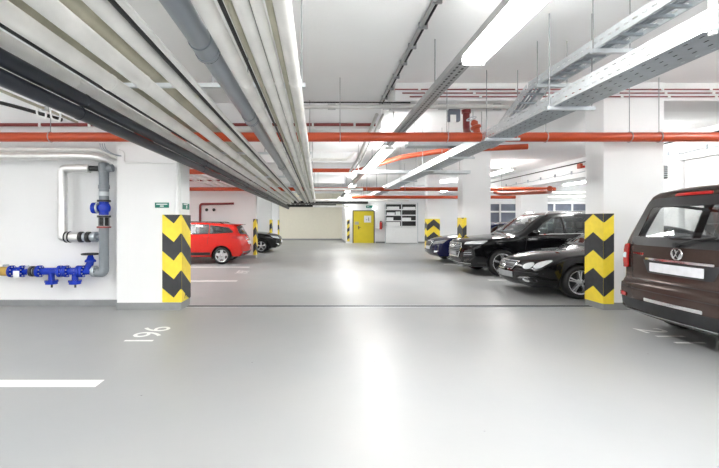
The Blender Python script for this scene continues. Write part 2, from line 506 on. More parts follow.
    def seats(s, xf, xr, zseat, m, rows=2, top=.62):
        for x in ([xf, xr] if rows == 2 else [xf]):
            for y in ((-.37, .37) if x == xf else (-.45, 0, .45)):
                hw = .24 if x == xf else .215
                q = MB(); q.bbox(x - .28, x + .24, y - hw, y + hw, zseat - .12, zseat + .08, .04)
                q.add(*sheared_box(x + .18, x + .34, y - hw, y + hw, zseat, zseat + top, .16))
                st = q.build('seat', m, s.root, local=True)
                h = MB(); h.bbox(x + .37, x + .46, y - .12, y + .12, zseat + top + .03, zseat + top + .20, .035)
                h.build('headrest', m, st, local=True)
    def cabin(s, xc, zc, x1, m):
        hw = s.W / 2 - .16
        f = MB(); f.box(.9, x1, -hw, hw, .3, .34); f.build('cabin_floor', m, s.root, local=True)
        d = MB(); d.bbox(xc + .12, xc + .5, -hw + .06, hw - .06, zc - .32, zc - .06, .05); dash = d.build('dashboard', m, s.root, local=True)
        w = MB(); w.torus((xc + .62, -.37, zc - .12), (1, 0, .45), .185, .016); w.build('steering_wheel', BLKPL, dash, local=True)
    def mirrors(s, x, z, m):
        for sg in (-1, 1):
            y = s.Y(x, z - .05)
            q = MB(); q.ball((x, sg * (y + .12), z), .075, .12, .075); q.cyl((x + .02, sg * (y - .04), z - .05), (x + .0, sg * (y + .06), z - .03), .025, 10)
            o = q.build('door_mirror', m, s.root, local=True)
            g = MB(); g.lathe((x + .058, sg * (y + .12), z), (1, 0, 0), [(0, .06), (.012, .058)], 18); g.build('mirror_glass', CHROME, o, local=True)
    def handles(s, xs, z, m):
        for x in xs:
            for sg in (-1, 1):
                y = s.Y(x, z)
                q = MB(); q.tube([(x - .1, sg * (y - .01), z), (x - .07, sg * (y + .025), z), (x + .07, sg * (y + .025), z), (x + .1, sg * (y - .01), z)], .013, 8, bend=.02)
                q.build('door_handle', m, s.root, local=True)
    def seams(s, lines):
        for ln in lines:
            for ax in 'LR': s.ribbon('door_seam', ln, ax, .008, BLACK, e=.002)
    def finish(s):
        bm = s.bm
        bmesh.ops.recalc_face_normals(bm, faces=bm.faces)
        bm.to_mesh(s.me); bm.free()
        s.me.materials.append(s.paint)
        for p in s.me.polygons: p.use_smooth = True
        s.me.set_sharp_from_angle(angle=math.radians(50))
        o = bpy.data.objects.new('body', s.me); COL.objects.link(o); o.parent = s.root
        return o
def sheared_box(x0, x1, y0, y1, z0, z1, sh):
    bm = bmesh.new(); bmesh.ops.create_cube(bm, size=1)
    for v in bm.verts:
        top = v.co.z > 0
        v.co = Vector(((x0 + x1) / 2 + v.co.x * (x1 - x0) * (.7 if top else 1) + (sh if top else 0), (y0 + y1) / 2 + v.co.y * (y1 - y0) * (.86 if top else 1), z1 if top else z0))
    bmesh.ops.bevel(bm, geom=bm.edges[:], offset=.04, segments=3, profile=.5, affect='EDGES')
    bm.verts.index_update()
    r = ([v.co[:] for v in bm.verts], [[v.index for v in f.verts] for f in bm.faces]); bm.free(); return r

def paintmat(name, col, rough=.08, metal=.0, coat=0.0):
    m = mat(name, col, rough, metal, var=.04, scale=30, coat=coat)
    m.node_tree.nodes['Principled BSDF'].inputs['Coat Roughness'].default_value = .03
    return m
P_BROWN = paintmat('brown_metallic_paint', (.075, .052, .045), .2, .45)
P_BLACK = paintmat('black_car_paint', (.005, .005, .006))
P_BLACK2 = paintmat('black_car_paint_deep', (.005, .005, .006))
P_NAVY = paintmat('navy_car_paint', (.006, .008, .05))
P_RED = paintmat('red_car_paint', (.60, .018, .012), .12)
GL_CLEAR = glassmat('car_glass_clear', (.96, .985, .98), .06)
GL_DARK = glassmat('car_glass_tinted', (.16, .18, .18), .10)
GL_MID = glassmat('car_glass', (.5, .56, .55), .12)
SEATM = mat('seat_cloth', (.035, .036, .04), .8, var=.2, scale=30)
SEATG = mat('seat_cloth_grey', (.10, .11, .115), .8, var=.2, scale=30)
TAIL = mat('tail_lamp_red', (.50, .012, .012), .12, var=.1, coat=1)
LAMPC = mat('headlamp_clear', (.78, .81, .84), .10, .35, var=.10, scale=22, coat=1)
LAMPM = mat('headlamp_dim', (.30, .32, .34), .10, .3, var=.2, scale=18, coat=1)
LAMPD = mat('headlamp_dark', (.10, .11, .12), .12, .3, var=.3, scale=18, coat=1)
PLATE = mat('number_plate_white', (.80, .80, .84), .4, var=.10, scale=8)
PLATEG = mat('number_plate_grey', (.26, .27, .28), .45, var=.10, scale=8)
GRILL = mat('grille_dark', (.03, .031, .034), .35, var=.2)

def slats(car, name, y0, y1, zs, ax, w, m, parent=None, e=.012):
    for z in zs: car.ribbon(name, [(y0, z), (y1, z)], ax, w, m, e=e, parent=parent)

def van():
    L = 4.41
    c = Car('van', 'dark brown metallic van with its tail to the aisle beside the near right pillar', (4.16 + L, 4.60, 0), PI, L, 1.79,
            [(.14, .22), (.03, .36), (.0, .56), (.05, .78), (.2, .93), (.6, 1.05), (.98, 1.13), (1.35, 1.42), (1.75, 1.72), (2.1, 1.845), (2.7, 1.905), (3.5, 1.91), (3.95, 1.885), (4.09, 1.85), (4.14, 1.765), (4.225, 1.46), (4.30, 1.20), (4.335, .98), (4.345, .72), (4.395, .665), (4.41, .58), (4.415, .45), (4.40, .34), (4.35, .255), (4.24, .21)],
            [(0, .95), (1.0, 1.12), (L, 1.17)], .42, P_BROWN, (.88, 3.56), .315,
            crowns=[(0, .12), (.3, .08), (1.2, .05), (1.6, .05), (2.2, .03), (3.9, .03), (4.2, .05), (L, .07)], rads=[(0, .10), (2, .10), (3.9, .10), (4.2, .07), (4.34, .07), (L, .05)], rtaper=.03)
    c.arches()
    c.window(rounded([(1.55, 1.17), (2.25, 1.19), (2.25, 1.69), (1.98, 1.66)], .05), 'L', GL_CLEAR)
    c.window(rounded([(2.32, 1.19), (3.2, 1.20), (3.2, 1.69), (2.32, 1.70)], .05), 'L', GL_CLEAR)
    c.window(rounded([(3.3, 1.20), (4.0, 1.22), (3.9, 1.66), (3.3, 1.69)], .05), 'L', GL_CLEAR)
    c.window(rounded([(-.72, 1.18), (.72, 1.18), (.60, 1.66), (-.60, 1.66)], .08), 'F', GL_CLEAR, 'windscreen', .05)
    rw = rounded([(-.735, 1.20), (.735, 1.20), (.62, 1.70), (-.62, 1.70)], .09)
    c.window(rw, 'B', GL_CLEAR, 'rear_window', .115)
    blk = MB()
    # tailgate furniture, seen from behind
    c.ribbon('tailgate_seam', rounded([(-.70, .70), (.70, .70), (.75, 1.15), (.66, 1.825), (-.66, 1.825), (-.75, 1.15)], .05), 'B', .010, BLACK, e=.003, closed=True)
    for sg in (-1, 1):
        o = c.patch('tail_lamp', rounded([(sg * .755, .83), (sg * .865, .83), (sg * .862, 1.14), (sg * .775, 1.16)], .03), 'B', TAIL, e=.012, th=.02)
        c.patch('reversing_lamp', rounded([(sg * .785, .96), (sg * .845, .96), (sg * .842, 1.03), (sg * .79, 1.03)], .012), 'B', LAMPC, e=.034, parent=o)
        c.patch('reflector', rounded([(sg * .72, .445), (sg * .86, .455), (sg * .86, .505), (sg * .72, .495)], .015), 'B', TAIL, e=.006, th=.008)
    c.patch('brake_lamp', rounded([(-.23, 1.768), (.23, 1.768), (.22, 1.802), (-.22, 1.802)], .012), 'B', TAIL, e=.006, th=.012)
    c.patch('lower_bumper', [(-.80, .225), (.80, .225), (.85, .435), (-.85, .435)], 'B', BLKPL, e=.004)
    c.ribbon('chrome_strip', [(-.74, .285), (.74, .285)], 'B', .016, CHROME, e=.012, th=.008)
    c.ribbon('bumper_crease', [(-.82, .575), (.82, .575)], 'B', .012, BLACK, e=.003)
    c.patch('bumper_trim', rounded([(-.38, .445), (.38, .445), (.38, .485), (-.38, .485)], .01), 'B', CHROME, e=.006, th=.006)  # chrome patch standing in for a bright reflection along the bumper
    pr = c.patch('plate_recess', rounded([(-.42, .80), (.42, .80), (.50, .97), (-.50, .97)], .03), 'B', GRILL, e=.004)
    c.patch('number_plate', rounded([(-.37, .825), (.33, .825), (.33, .935), (-.37, .935)], .01), 'B', PLATE, e=.014, th=.006)
    c.patch('plate_handle', rounded([(-.44, .965), (.44, .965), (.44, .992), (-.44, .992)], .01), 'B', CHROME, e=.010, th=.014)
    # round emblem: ring with two stacked letters
    def X(y, z): return c.hit('B', y, z, .018)
    em = MB(); em.torus(X(0, 1.07), (1, 0, -.02), .068, .008, 30, 6)
    def stroke(pts):
        em.tube([X(y, z + 1.07) for y, z in pts], .0085, 6)
    stroke([(-.030, .058), (0, .010), (.030, .058)])
    stroke([(-.060, .022), (-.032, -.052), (0, -.006), (.032, -.052), (.060, .022)])
    e_ = em.build('round_badge', CHROME, c.root, local=True)
    bd = MB(); bd.lathe(c.hit('B', 0, 1.07, .001), (1, 0, 0), [(0, .066), (.010, .064)], 28); bd.build('badge_disc', BLKPL, e_, local=True)
    nm = MB()
    for k in range(5): nm.add(*boxat(c, -.665 + .04 * k, 1.035, .014, .011))
    nm.build('model_lettering', CHROME, c.root, local=True)
    # rear wiper
    w = MB(); a = c.hit('B', -.02, 1.17, .02); b = c.hit('B', .42, 1.27, .035); b2 = None
    w.lathe(a, (1, 0, 0), [(-.02, .03), (.03, .026)], 14); w.tube([a + Vector((.02, 0, 0)), c.hit('B', .2, 1.235, .04), b], .011, 8)
    wp = w.build('rear_wiper', BLKPL, c.root, local=True)
    bl = MB(); bl.tube([c.hit('B', .52, 1.245, .02), c.hit('B', .2, 1.25, .022), c.hit('B', -.14, 1.245, .02)], .009, 6); bl.build('wiper_blade', BLACK, wp, local=True)
    ex = MB(); ex.lathe((4.20, .62, .30), (1, 0, -.15), [(0, .035), (.19, .035), (.19, .029), (.02, .029)], 16, cap=False); ex.build('exhaust_pipe', CHROME, c.root, local=True)
    c.seats(1.75, 2.75, .62, SEATG, top=.60)
    c.cabin(1.0, 1.13, 4.0, SEATM)
    c.mirrors(1.5, 1.22, P_BROWN); c.handles((2.2, 3.1), 1.03, P_BROWN)
    hl = c.patch('headlamp', rounded([(.45, .75), (.80, .80), (.80, .93), (.48, .88)], .03), 'F', LAMPC, e=.006); 
    c.patch('headlamp', rounded([(-.45, .75), (-.80, .80), (-.80, .93), (-.48, .88)], .03), 'F', LAMPC, e=.006)
    c.seams([[(1.45, 1.1), (1.42, .45)], [(2.28, 1.17), (2.28, .35)], [(3.25, 1.17), (3.2, .7)]])
    c.wheelset(ALLOY, 5)
    c.finish()
def boxat(c, y, z, hw, hh):
    a = c.hit('B', y, z, .004); m = MB(); m.box(a.x - .006, a.x + .008, y - hw, y + hw, z - hh, z + hh); return m.v, m.f

def coupe():
    L = 4.64
    c = Car('coupe', 'low black coupe with twin oval headlamps parked nose out beside the near right pillar', (3.87, 8.12, 0), 0, L, 1.74,
            [(.16, .20), (.05, .27), (.0, .40), (.02, .56), (.09, .67), (.28, .755), (.85, .865), (1.55, .955), (1.92, 1.14), (2.3, 1.32), (2.65, 1.40), (3.0, 1.395), (3.4, 1.28), (3.85, 1.09), (4.2, 1.0), (4.52, .95), (4.59, .78), (4.64, .55), (4.6, .36), (4.5, .25)],
            [(0, .70), (1.3, .90), (L, .98)], .50, P_BLACK, (1.03, 3.70), .32, ftaper=.20,
            crowns=[(0, .26), (.12, .22), (.35, .14), (.8, .06), (1.3, .05), (1.6, .08), (2.2, .03), (L - .9, .04), (L, .08)], rads=[(0, .09), (.4, .10), (1.2, .09), (2, .10), (L, .08)])
    c.arches()
    c.window(rounded([(2.0, .965), (2.66, .985), (2.70, 1.30), (2.5, 1.285), (2.32, 1.19)], .05), 'L', GL_MID)
    c.window(rounded([(2.74, .99), (3.42, 1.02), (3.22, 1.18), (2.98, 1.27), (2.76, 1.30)], .05), 'L', GL_MID)
    c.window(rounded([(-.70, .99), (.70, .99), (.54, 1.31), (-.54, 1.31)], .08), 'F', GL_CLEAR, 'windscreen', .04)
    c.window(rounded([(-.62, 1.10), (.62, 1.10), (.5, 1.30), (-.5, 1.30)], .08), 'B', GL_CLEAR, 'rear_window', .04)
    # front
    for sg in (-1, 1):
        h1 = c.patch('headlamp', circle(sg * .545, .598, .075, 20, .062), 'F', LAMPC, e=.008, th=-.006)
        c.patch('headlamp', circle(sg * .71, .635, .088, 20, .082), 'F', LAMPC, e=.008, th=-.006)
        c.patch('fog_lamp', circle(sg * .60, .335, .062, 16, .04), 'F', LAMPC, e=.008, th=-.004)
        c.patch('air_intake', rounded([(sg * .42, .28), (sg * .75, .31), (sg * .74, .39), (sg * .42, .37)], .02), 'F', GRILL, e=.004)
    g = c.patch('grille', rounded([(-.36, .665), (-.27, .50), (.27, .50), (.36, .665)], .05), 'F', GRILL, e=.005)
    c.ribbon('grille_frame', rounded([(-.36, .665), (-.27, .50), (.27, .50), (.36, .665)], .05), 'F', .018, CHROME, e=.012, closed=True, parent=g)
    for z in (.55, .62): c.ribbon('grille_bar', [(-.30, z), (.30, z)], 'F', .006, GALVD, e=.010, parent=g)
    st = MB(); o = c.hit('F', 0, .582, .03); st.torus(o, (1, 0, 0), .068, .007, 26, 6)
    for k in range(3):
        t = PI / 2 + 2 * PI * k / 3; st.cyl(o, o + Vector((0, math.cos(t) * .066, math.sin(t) * .066)), .006, 6)
    st.build('star_badge', CHROME, c.root, local=True)
    c.patch('number_plate', rounded([(-.29, .345), (.29, .345), (.29, .46), (-.29, .46)], .01), 'F', PLATEG, e=.012, th=-.004)
    c.ribbon('bumper_strip', [(-.80, .475), (-.33, .475)], 'F', .012, BLKPL, e=.006); c.ribbon('bumper_strip', [(.33, .475), (.80, .475)], 'F', .012, BLKPL, e=.006)
    for sg in (-1, 1): c.patch('tail_lamp', rounded([(sg * .5, .75), (sg * .8, .75), (sg * .78, .9), (sg * .5, .9)], .03), 'B', TAIL, e=.006)
    c.seats(2.15, 3.0, .50, SEATG, top=.50); c.cabin(1.6, .95, 3.9, SEATM)
    c.mirrors(2.02, .99, P_BLACK); c.handles((2.72,), .80, P_BLACK)
    c.seams([[(1.55, .9), (1.5, .35)], [(2.82, .95), (2.85, .45)]])
    c.wheelset(ALLOY, 5, 'twin', inset=.012)
    c.finish()

def suv():
    L = 4.66
    c = Car('suv', 'tall black SUV with chrome framed wide grille parked nose out behind the coupe', (3.88, 11.22, 0), 0, L, 1.89,
            [(.16, .25), (.05, .34), (.0, .52), (.01, .76), (.08, .92), (.35, 1.01), (1.0, 1.085), (1.38, 1.125), (1.75, 1.38), (2.12, 1.61), (2.5, 1.715), (3.2, 1.73), (3.8, 1.67), (4.1, 1.56), (4.4, 1.2), (4.55, 1.05), (4.62, .85), (4.66, .6), (4.62, .4), (4.5, .3)],
            [(0, .90), (1.3, 1.06), (L, 1.14)], .45, P_BLACK2, (1.0, 3.82), .36, ftaper=.16,
            crowns=[(0, .16), (.2, .13), (.6, .05), (1.3, .05), (1.6, .07), (2.2, .03), (L - .9, .04), (L, .08)])
    c.arches()
    c.window(rounded([(1.80, 1.135), (2.60, 1.15), (2.60, 1.58), (2.42, 1.565), (2.15, 1.42)], .05), 'L', GL_MID)
    c.window(rounded([(2.67, 1.15), (3.42, 1.165), (3.42, 1.56), (2.67, 1.585)], .05), 'L', GL_MID)
    c.window(rounded([(3.49, 1.17), (4.08, 1.19), (3.92, 1.44), (3.49, 1.55)], .05), 'L', GL_MID)
    c.ribbon('window_trim', [(1.72, 1.118), (4.1, 1.168)], 'L', .018, CHROME, e=.008)
    c.window(rounded([(-.74, 1.17), (.74, 1.17), (.58, 1.59), (-.58, 1.59)], .08), 'F', GL_CLEAR, 'windscreen', .04)
    c.window(rounded([(-.66, 1.16), (.66, 1.16), (.55, 1.45), (-.55, 1.45)], .08), 'B', GL_CLEAR, 'rear_window', .05)
    gp = [(-.44, .86), (-.50, .76), (-.36, .50), (.36, .50), (.50, .76), (.44, .86)]
    g = c.patch('grille', gp, 'F', GRILL, e=.005)
    c.ribbon('grille_frame', gp, 'F', .035, CHROME, e=.014, closed=True, parent=g)
    for z in (.55, .60, .65, .70, .75, .80):
        hw = .36 + (.14 * (z - .5) / .26 if z < .76 else .1)
        c.ribbon('grille_bar', [(-hw + .02, z), (hw - .02, z)], 'F', .009, GALVD, e=.012, parent=g)
    bd = MB()
    for k in range(4): bd.torus(c.hit('F', (k - 1.5) * .068, .775, .028), (1, 0, 0), .043, .006, 22, 6)
    bd.build('ring_badge', CHROME, c.root, local=True)
    c.patch('number_plate', rounded([(-.27, .52), (.27, .52), (.27, .63), (-.27, .63)], .01), 'F', PLATEG, e=.02, th=-.006)
    for sg in (-1, 1):
        h = c.patch('headlamp', rounded([(sg * .56, .835), (sg * .915, .865), (sg * .912, .955), (sg * .54, .91)], .02), 'F', LAMPC, e=.006, th=-.004)
        c.ribbon('daytime_lamp', [(sg * .58, .853), (sg * .90, .88)], 'F', .014, WPL, e=.014, parent=h)
        c.patch('air_intake', rounded([(sg * .55, .50), (sg * .86, .55), (sg * .85, .73), (sg * .62, .68)], .03), 'F', GRILL, e=.004)
        for z in (.57, .62): c.ribbon('intake_bar', [(sg * .60, z), (sg * .84, z + .02)], 'F', .01, GALV, e=.01)
        c.patch('tail_lamp', rounded([(sg * .45, .9), (sg * .85, .95), (sg * .83, 1.05), (sg * .45, 1.02)], .03), 'B', TAIL, e=.006)
    c.ribbon('chrome_strip', [(-.80, .335), (.80, .335)], 'F', .02, CHROME, e=.008)
    c.patch('lower_intake', rounded([(-.45, .37), (.45, .37), (.40, .46), (-.40, .46)], .03), 'F', GRILL, e=.004)
    c.seats(1.95, 2.95, .70, SEATG, top=.56); c.cabin(1.42, 1.12, 4.1, SEATM)
    c.mirrors(1.80, 1.17, P_BLACK2); c.handles((2.62, 3.5), .98, P_BLACK2)
    for sg in (-1, 1):
        r = MB(); y = sg * .60
        r.tube([(2.3, y, 1.65), (2.4, y, 1.735), (3.6, y, 1.735), (3.8, y, 1.66)], .014, 8, bend=.05); r.build('roof_rail', CHROME if sg < 0 else CHROME, c.root, local=True)
    c.seams([[(1.62, 1.08), (1.55, .4)], [(2.63, 1.13), (2.63, .38)], [(3.5, 1.15), (3.4, .8)]])
    c.wheelset(ALLOY, 5, 'spoke', inset=.02)
    c.finish()

def sedan(name, label, loc, rz, paint, kind):
    L = 4.55
    c = Car(name, label, loc, rz, L, 1.78,
            [(.15, .22), (.04, .32), (.0, .48), (.02, .66), (.1, .78), (.35, .88), (.9, .965), (1.32, 1.01), (1.7, 1.22), (2.05, 1.395), (2.45, 1.455), (3.0, 1.45), (3.5, 1.36), (3.95, 1.18), (4.2, 1.08), (4.45, 1.03), (4.52, .85), (4.55, .6), (4.52, .4), (4.4, .28)],
            [(0, .80), (1.3, .97), (L, 1.03)], .46, paint, (.90, 3.55), .315, ftaper=.17,
            crowns=[(0, .18), (.2, .14), (.6, .05), (1.3, .05), (1.6, .07), (2.2, .03), (L - .9, .04), (L, .08)])
    c.arches()
    c.window(rounded([(1.72, 1.03), (2.48, 1.05), (2.48, 1.35), (2.3, 1.34), (2.05, 1.23)], .05), 'L', GL_DARK)
    c.window(rounded([(2.54, 1.05), (3.55, 1.08), (3.35, 1.25), (3.05, 1.33), (2.54, 1.35)], .05), 'L', GL_DARK)
    c.window(rounded([(-.70, 1.06), (.70, 1.06), (.55, 1.36), (-.55, 1.36)], .08), 'F', GL_MID, 'windscreen', .04)
    c.window(rounded([(-.62, 1.17), (.62, 1.17), (.5, 1.36), (-.5, 1.36)], .08), 'B', GL_MID, 'rear_window', .04)
    gp = rounded([(-.36, .76), (-.32, .58), (.32, .58), (.36, .76)], .03)
    g = c.patch('grille', gp, 'F', GRILL, e=.005); c.ribbon('grille_frame', gp, 'F', .022, CHROME, e=.012, closed=True, parent=g)
    for y in (-.24, -.16, -.08, 0, .08, .16, .24): c.ribbon('grille_bar', [(y, .60), (y, .74)], 'F', .012, BLKPL, e=.010, parent=g)
    for sg in (-1, 1):
        c.patch('headlamp', rounded([(sg * .42, .64), (sg * .82, .70), (sg * .80, .83), (sg * .42, .76)], .03), 'F', LAMPC if kind else LAMPM, e=.006, th=-.004)
        c.patch('fog_lamp', rounded([(sg * .50, .36), (sg * .72, .38), (sg * .72, .44), (sg * .5, .43)], .02), 'F', LAMPC, e=.006)
        c.patch('tail_lamp', rounded([(sg * .45, .8), (sg * .82, .84), (sg * .8, .96), (sg * .45, .94)], .03), 'B', TAIL, e=.006)
    c.patch('lower_intake', rounded([(-.45, .33), (.45, .33), (.42, .45), (-.42, .45)], .03), 'F', GRILL, e=.004)
    c.patch('number_plate', rounded([(-.26, .47), (.26, .47), (.26, .57), (-.26, .57)], .01), 'F', PLATE, e=.016, th=-.005)
    c.seats(1.95, 2.85, .58, SEATM, top=.54); c.cabin(1.36, 1.01, 3.9, SEATM)
    c.mirrors(1.72, 1.05, paint); c.handles((2.5, 3.3), .90, paint)
    c.seams([[(1.5, .97), (1.45, .38)], [(2.51, 1.03), (2.51, .36)]])
    c.wheelset(ALLOY, 5, 'spoke', inset=.02)
    c.finish()

def estate():
    L = 4.27
    c = Car('estate_car', 'bright red estate car with its tail toward the aisle', (-2.46 - L, 14.17, 0), 0, L, 1.73,
            [(.15, .22), (.04, .32), (.0, .5), (.03, .72), (.15, .85), (.5, .95), (1.0, 1.02), (1.3, 1.22), (1.65, 1.39), (2.1, 1.455), (2.8, 1.455), (3.4, 1.42), (3.80, 1.365), (3.88, 1.31), (4.02, 1.13), (4.13, .99), (4.19, .84), (4.26, .64), (4.265, .46), (4.22, .34), (4.1, .26)],
            [(0, .82), (1.0, .95), (L, 1.03)], .44, P_RED, (.83, 3.43), .295, ftaper=.17, rtaper=.10,
            crowns=[(0, .18), (.2, .13), (.6, .05), (1.2, .06), (2.0, .03), (3.9, .03), (4.05, .09), (L, .13)], rads=[(0, .10), (3.9, .09), (4.1, .08), (L, .08)])
    c.arches()
    c.window(rounded([(1.45, 1.02), (2.15, 1.03), (2.15, 1.36), (1.85, 1.345)], .04), 'L', GL_DARK)
    c.window(rounded([(2.20, 1.03), (2.98, 1.05), (2.98, 1.35), (2.20, 1.36)], .04), 'L', GL_DARK)
    c.window(rounded([(3.03, 1.05), (3.83, 1.10), (3.66, 1.25), (3.03, 1.33)], .04), 'L', GL_DARK)
    c.window(rounded([(-.66, 1.05), (.66, 1.05), (.55, 1.35), (-.55, 1.35)], .08), 'F', GL_MID, 'windscreen', .04)
    c.window(rounded([(-.64, 1.04), (.64, 1.04), (.52, 1.27), (-.52, 1.27)], .07), 'B', GL_DARK, 'rear_window', .05)
    for sg, ax in ((-1, 'L'), (1, 'R')):
        c.patch('tail_lamp', rounded([(3.78, .90), (4.2, .82), (4.14, .95), (3.80, .965)], .03), ax, TAIL, e=.006, th=sg * -.0)
        c.patch('tail_lamp', rounded([(sg * .42, .82), (sg * .78, .82), (sg * .76, .95), (sg * .42, .92)], .03), 'B', TAIL, e=.006)
        c.patch('headlamp', rounded([(sg * .45, .66), (sg * .80, .72), (sg * .78, .85), (sg * .45, .78)], .03), 'F', LAMPC, e=.006)
        c.ribbon('side_moulding', [(1.3, .36), (3.05, .36)], ax, .10, BLKPL, e=.006, th=sg * .006)
        r = MB(); y = sg * .60; r.tube([(1.75, y, 1.38), (1.9, y, 1.465), (3.3, y, 1.445), (3.5, y, 1.36)], .015, 8, bend=.06); r.build('roof_rail', BLKPL, c.root, local=True)
    c.patch('rear_bumper', [(-.74, .285), (.74, .285), (.78, .43), (-.78, .43)], 'B', BLKPL, e=.004)
    c.patch('number_plate', rounded([(-.26, .66), (.26, .66), (.26, .77), (-.26, .77)], .01), 'B', PLATE, e=.014, th=.005)
    sp = MB(); sp.bbox(3.66, 4.0, -.56, .56, 1.345, 1.372, .012); sp.build('roof_spoiler', P_RED, c.root, local=True)
    c.seats(1.75, 2.65, .56, SEATM, top=.54); c.cabin(1.05, 1.02, 3.9, SEATM)
    c.mirrors(1.42, 1.04, BLKPL); c.handles((2.12, 2.92), .92, P_RED)
    c.seams([[(1.3, .95), (1.28, .38)], [(2.17, 1.02), (2.15, .36)], [(3.0, 1.04), (2.95, .7)]])
    c.wheelset(ALLOY, 5, 'cover', inset=.02)
    c.finish()
# ------------------------------------------------------------------ survey helper: sight line -> place at distance d
F = 390.0; CX = 318.0; CY = 222.0; EYE = 1.45
def P(px, py, d): return Vector(((px - CX) * d / F, d, EYE + (CY - py) * d / F))
H = 3.75

# ------------------------------------------------------------------ shell
m = MB(); m.box(-9.2, 15.7, -7.2, 31.2, -.2, 0); struct('floor', m, FLOORM)
m = MB(); m.box(-9.2, 15.7, -7.2, 31.2, H, H + .2); struct('ceiling', m, CEIL)
m = MB(); m.box(-9.2, 15.7, -7.2, -7.0, 0, H); struct('wall_back', m, WHITE)
m = MB(); m.box(-9.2, -9.0, -7.0, 31.2, 0, H); struct('wall_left', m, WHITE)
m = MB(); m.box(15.5, 15.7, -7.0, 31.2, 0, H); struct('wall_right', m, WHITE)
m = MB(); m.box(-9.0, 1.9, 31.0, 31.2, 0, H); struct('wall_far', m, BEIGE)
m = MB(); m.box(-9.0, -3.3, 6.75, 6.95, 0, H); struct('wall_plant', m, WHITE)
m = MB(); m.box(-9.0, -3.3, 16.02, 16.2, 0, H); struct('wall_partition', m, WHITE)
m = MB(); m.box(1.9, 15.5, 26.8, 27.0, 0, H); m.box(1.9, 2.1, 27.0, 31.0, 0, H); struct('wall_door', m, WHITE)
m = MB(); m.box(9.5, 9.7, -7.0, 10.1, 0, 3.05); struct('wall_side', m, WHITE)
for nm, b in (('baseboard_plant', (-9, -3.32, 6.70, 6.75)), ('baseboard_partition', (-9, -3.36, 15.97, 16.02)), ('baseboard_far', (-9, 1.9, 30.96, 31.0)), ('baseboard_door', (3.95, 15.5, 26.76, 26.8))):
    m = MB(); m.box(*b, 0, .105 if 'far' not in nm else .13); struct(nm, m, PLINTH)
m = MB(); m.box(1.86, 1.90, 26.8, 31.0, 0, .12); struct('baseboard_return', m, PLINTH)

PILL = [(-3.314, -2.26, 6.43, 6.86), (-3.36, -2.50, 15.6, 16.03), (-3.3, -2.47, 20.6, 21.03), (-3.3, -2.5, 24.7, 25.1),
        (4.71, 5.70, 6.43, 6.867), (4.71, 5.62, 12.7, 13.14), (5.30, 5.90, 18.9, 19.3), (9.37, 9.9, 10.13, 10.6), (9.37, 10.6, 18.0, 18.5), (9.37, 9.9, 24.0, 24.4)]
PN = ['with the small green plate', 'beside the red estate car', 'behind the dark saloon', 'last on that side', 'beside the brown van', 'behind the tall black SUV', 'with full chevron wrap', 'behind the van roof', 'behind the tall SUV roof', 'far corner']
for (x0, x1, y0, y1), nn in zip(PILL, PN):
    m = MB(); m.box(x0, x1, y0, y1, .12, H); o = struct('pillar', m, WHITE, 'white square pillar ' + nn)
    m = MB(); m.box(x0 - .006, x1 + .006, y0 - .006, y1 + .006, 0, .12); m.build('plinth', PLINTH, o)
for b in ((1.28, 9.45, 6.455, 7.1, 3.46), (-9, 1.22, 7.55, 8.0, 3.25), (-9, 1.28, 12.73, 13.2, 3.40), (-9, 1.28, 18.93, 19.4, 3.35), (-9, 9.45, 24.73, 25.2, 3.3), (1.22, 9.4, -1.2, -.6, 3.46)):
    m = MB(); m.box(b[0], b[1], b[2], b[3], b[4], H); struct('beam', m, SOFFIT)
m = MB(); m.box(9.4, 9.8, -7.0, 26.8, 3.05, H); struct('beam', m, SOFFIT)

# drain channel across the aisle between the two nearest pillars
t = thing('drain_channel', 'long slotted steel drain channel across the floor between the two nearest pillars', 'drain', (-2.25, 6.72, 0))
m = MB(); m.box(-2.25, 4.70, 6.65, 6.79, 0, .002); m.build('slot', BLACK, t)
m = MB(); m.box(-2.25, 4.70, 6.62, 6.65, 0, .004); m.build('edge_strip', GALV, t)
m = MB(); m.box(-2.25, 4.70, 6.79, 6.81, 0, .004); m.build('edge_strip', GALV, t)
m = MB(); m.box(-2.25, 4.70, 6.715, 6.725, .002, .005); m.build('centre_bar', GALVD, t)

# painted bay lines and numbers
def line(x0, x1, y0, y1, label):
    m = MB(); m.box(x0, x1, y0, y1, .0, .0015); tag(m.build('bay_line', LINE, origin=(x0, y0, 0)), label, 'floor marking', 'painted bay lines')
line(-8.9, -1.96, 3.43, 3.58, 'white painted bay line closest to the viewer on bare floor')
line(-8.9, -1.99, 9.52, 9.66, 'white painted bay line in front of the red estate car')
line(-8.9, -2.2, 12.45, 12.6, 'white painted bay line alongside the red estate car wheels')
line(4.25, 9.3, 9.66, 9.80, 'white painted bay line between the coupe and the tall SUV')
line(4.3, 9.3, 13.28, 13.40, 'white painted bay line between the tall SUV and the navy saloon')
def floor_number(body, cx, cy, hx, ly, side, label):
    R = Matrix(((0, -1, 0, 0), (1, 0, 0, 0), (0, 0, 1, 0), (0, 0, 0, 1))) if side < 0 else Matrix(((0, 1, 0, 0), (-1, 0, 0, 0), (0, 0, 1, 0), (0, 0, 0, 1)))
    o = text_mesh(body, .5, 'bay_number_marking', LINE, R)
    xs = [v.co.x for v in o.data.vertices]; ys = [v.co.y for v in o.data.vertices]
    sx = hx / (max(xs) - min(xs)); sy = ly / (max(ys) - min(ys)); mx = (max(xs) + min(xs)) / 2; my = (max(ys) + min(ys)) / 2
    for v in o.data.vertices: v.co = Vector(((v.co.x - mx) * sx, (v.co.y - my) * sy, .0012 if v.co.z > 0 else 0))
    o.location = (cx, cy, 0); tag(o, label, 'floor marking', 'painted bay numbers')
floor_number('196', -2.19, 5.07, .36, .66, -1, 'white painted bay number 196 on the floor in front of the plate bearing pillar')
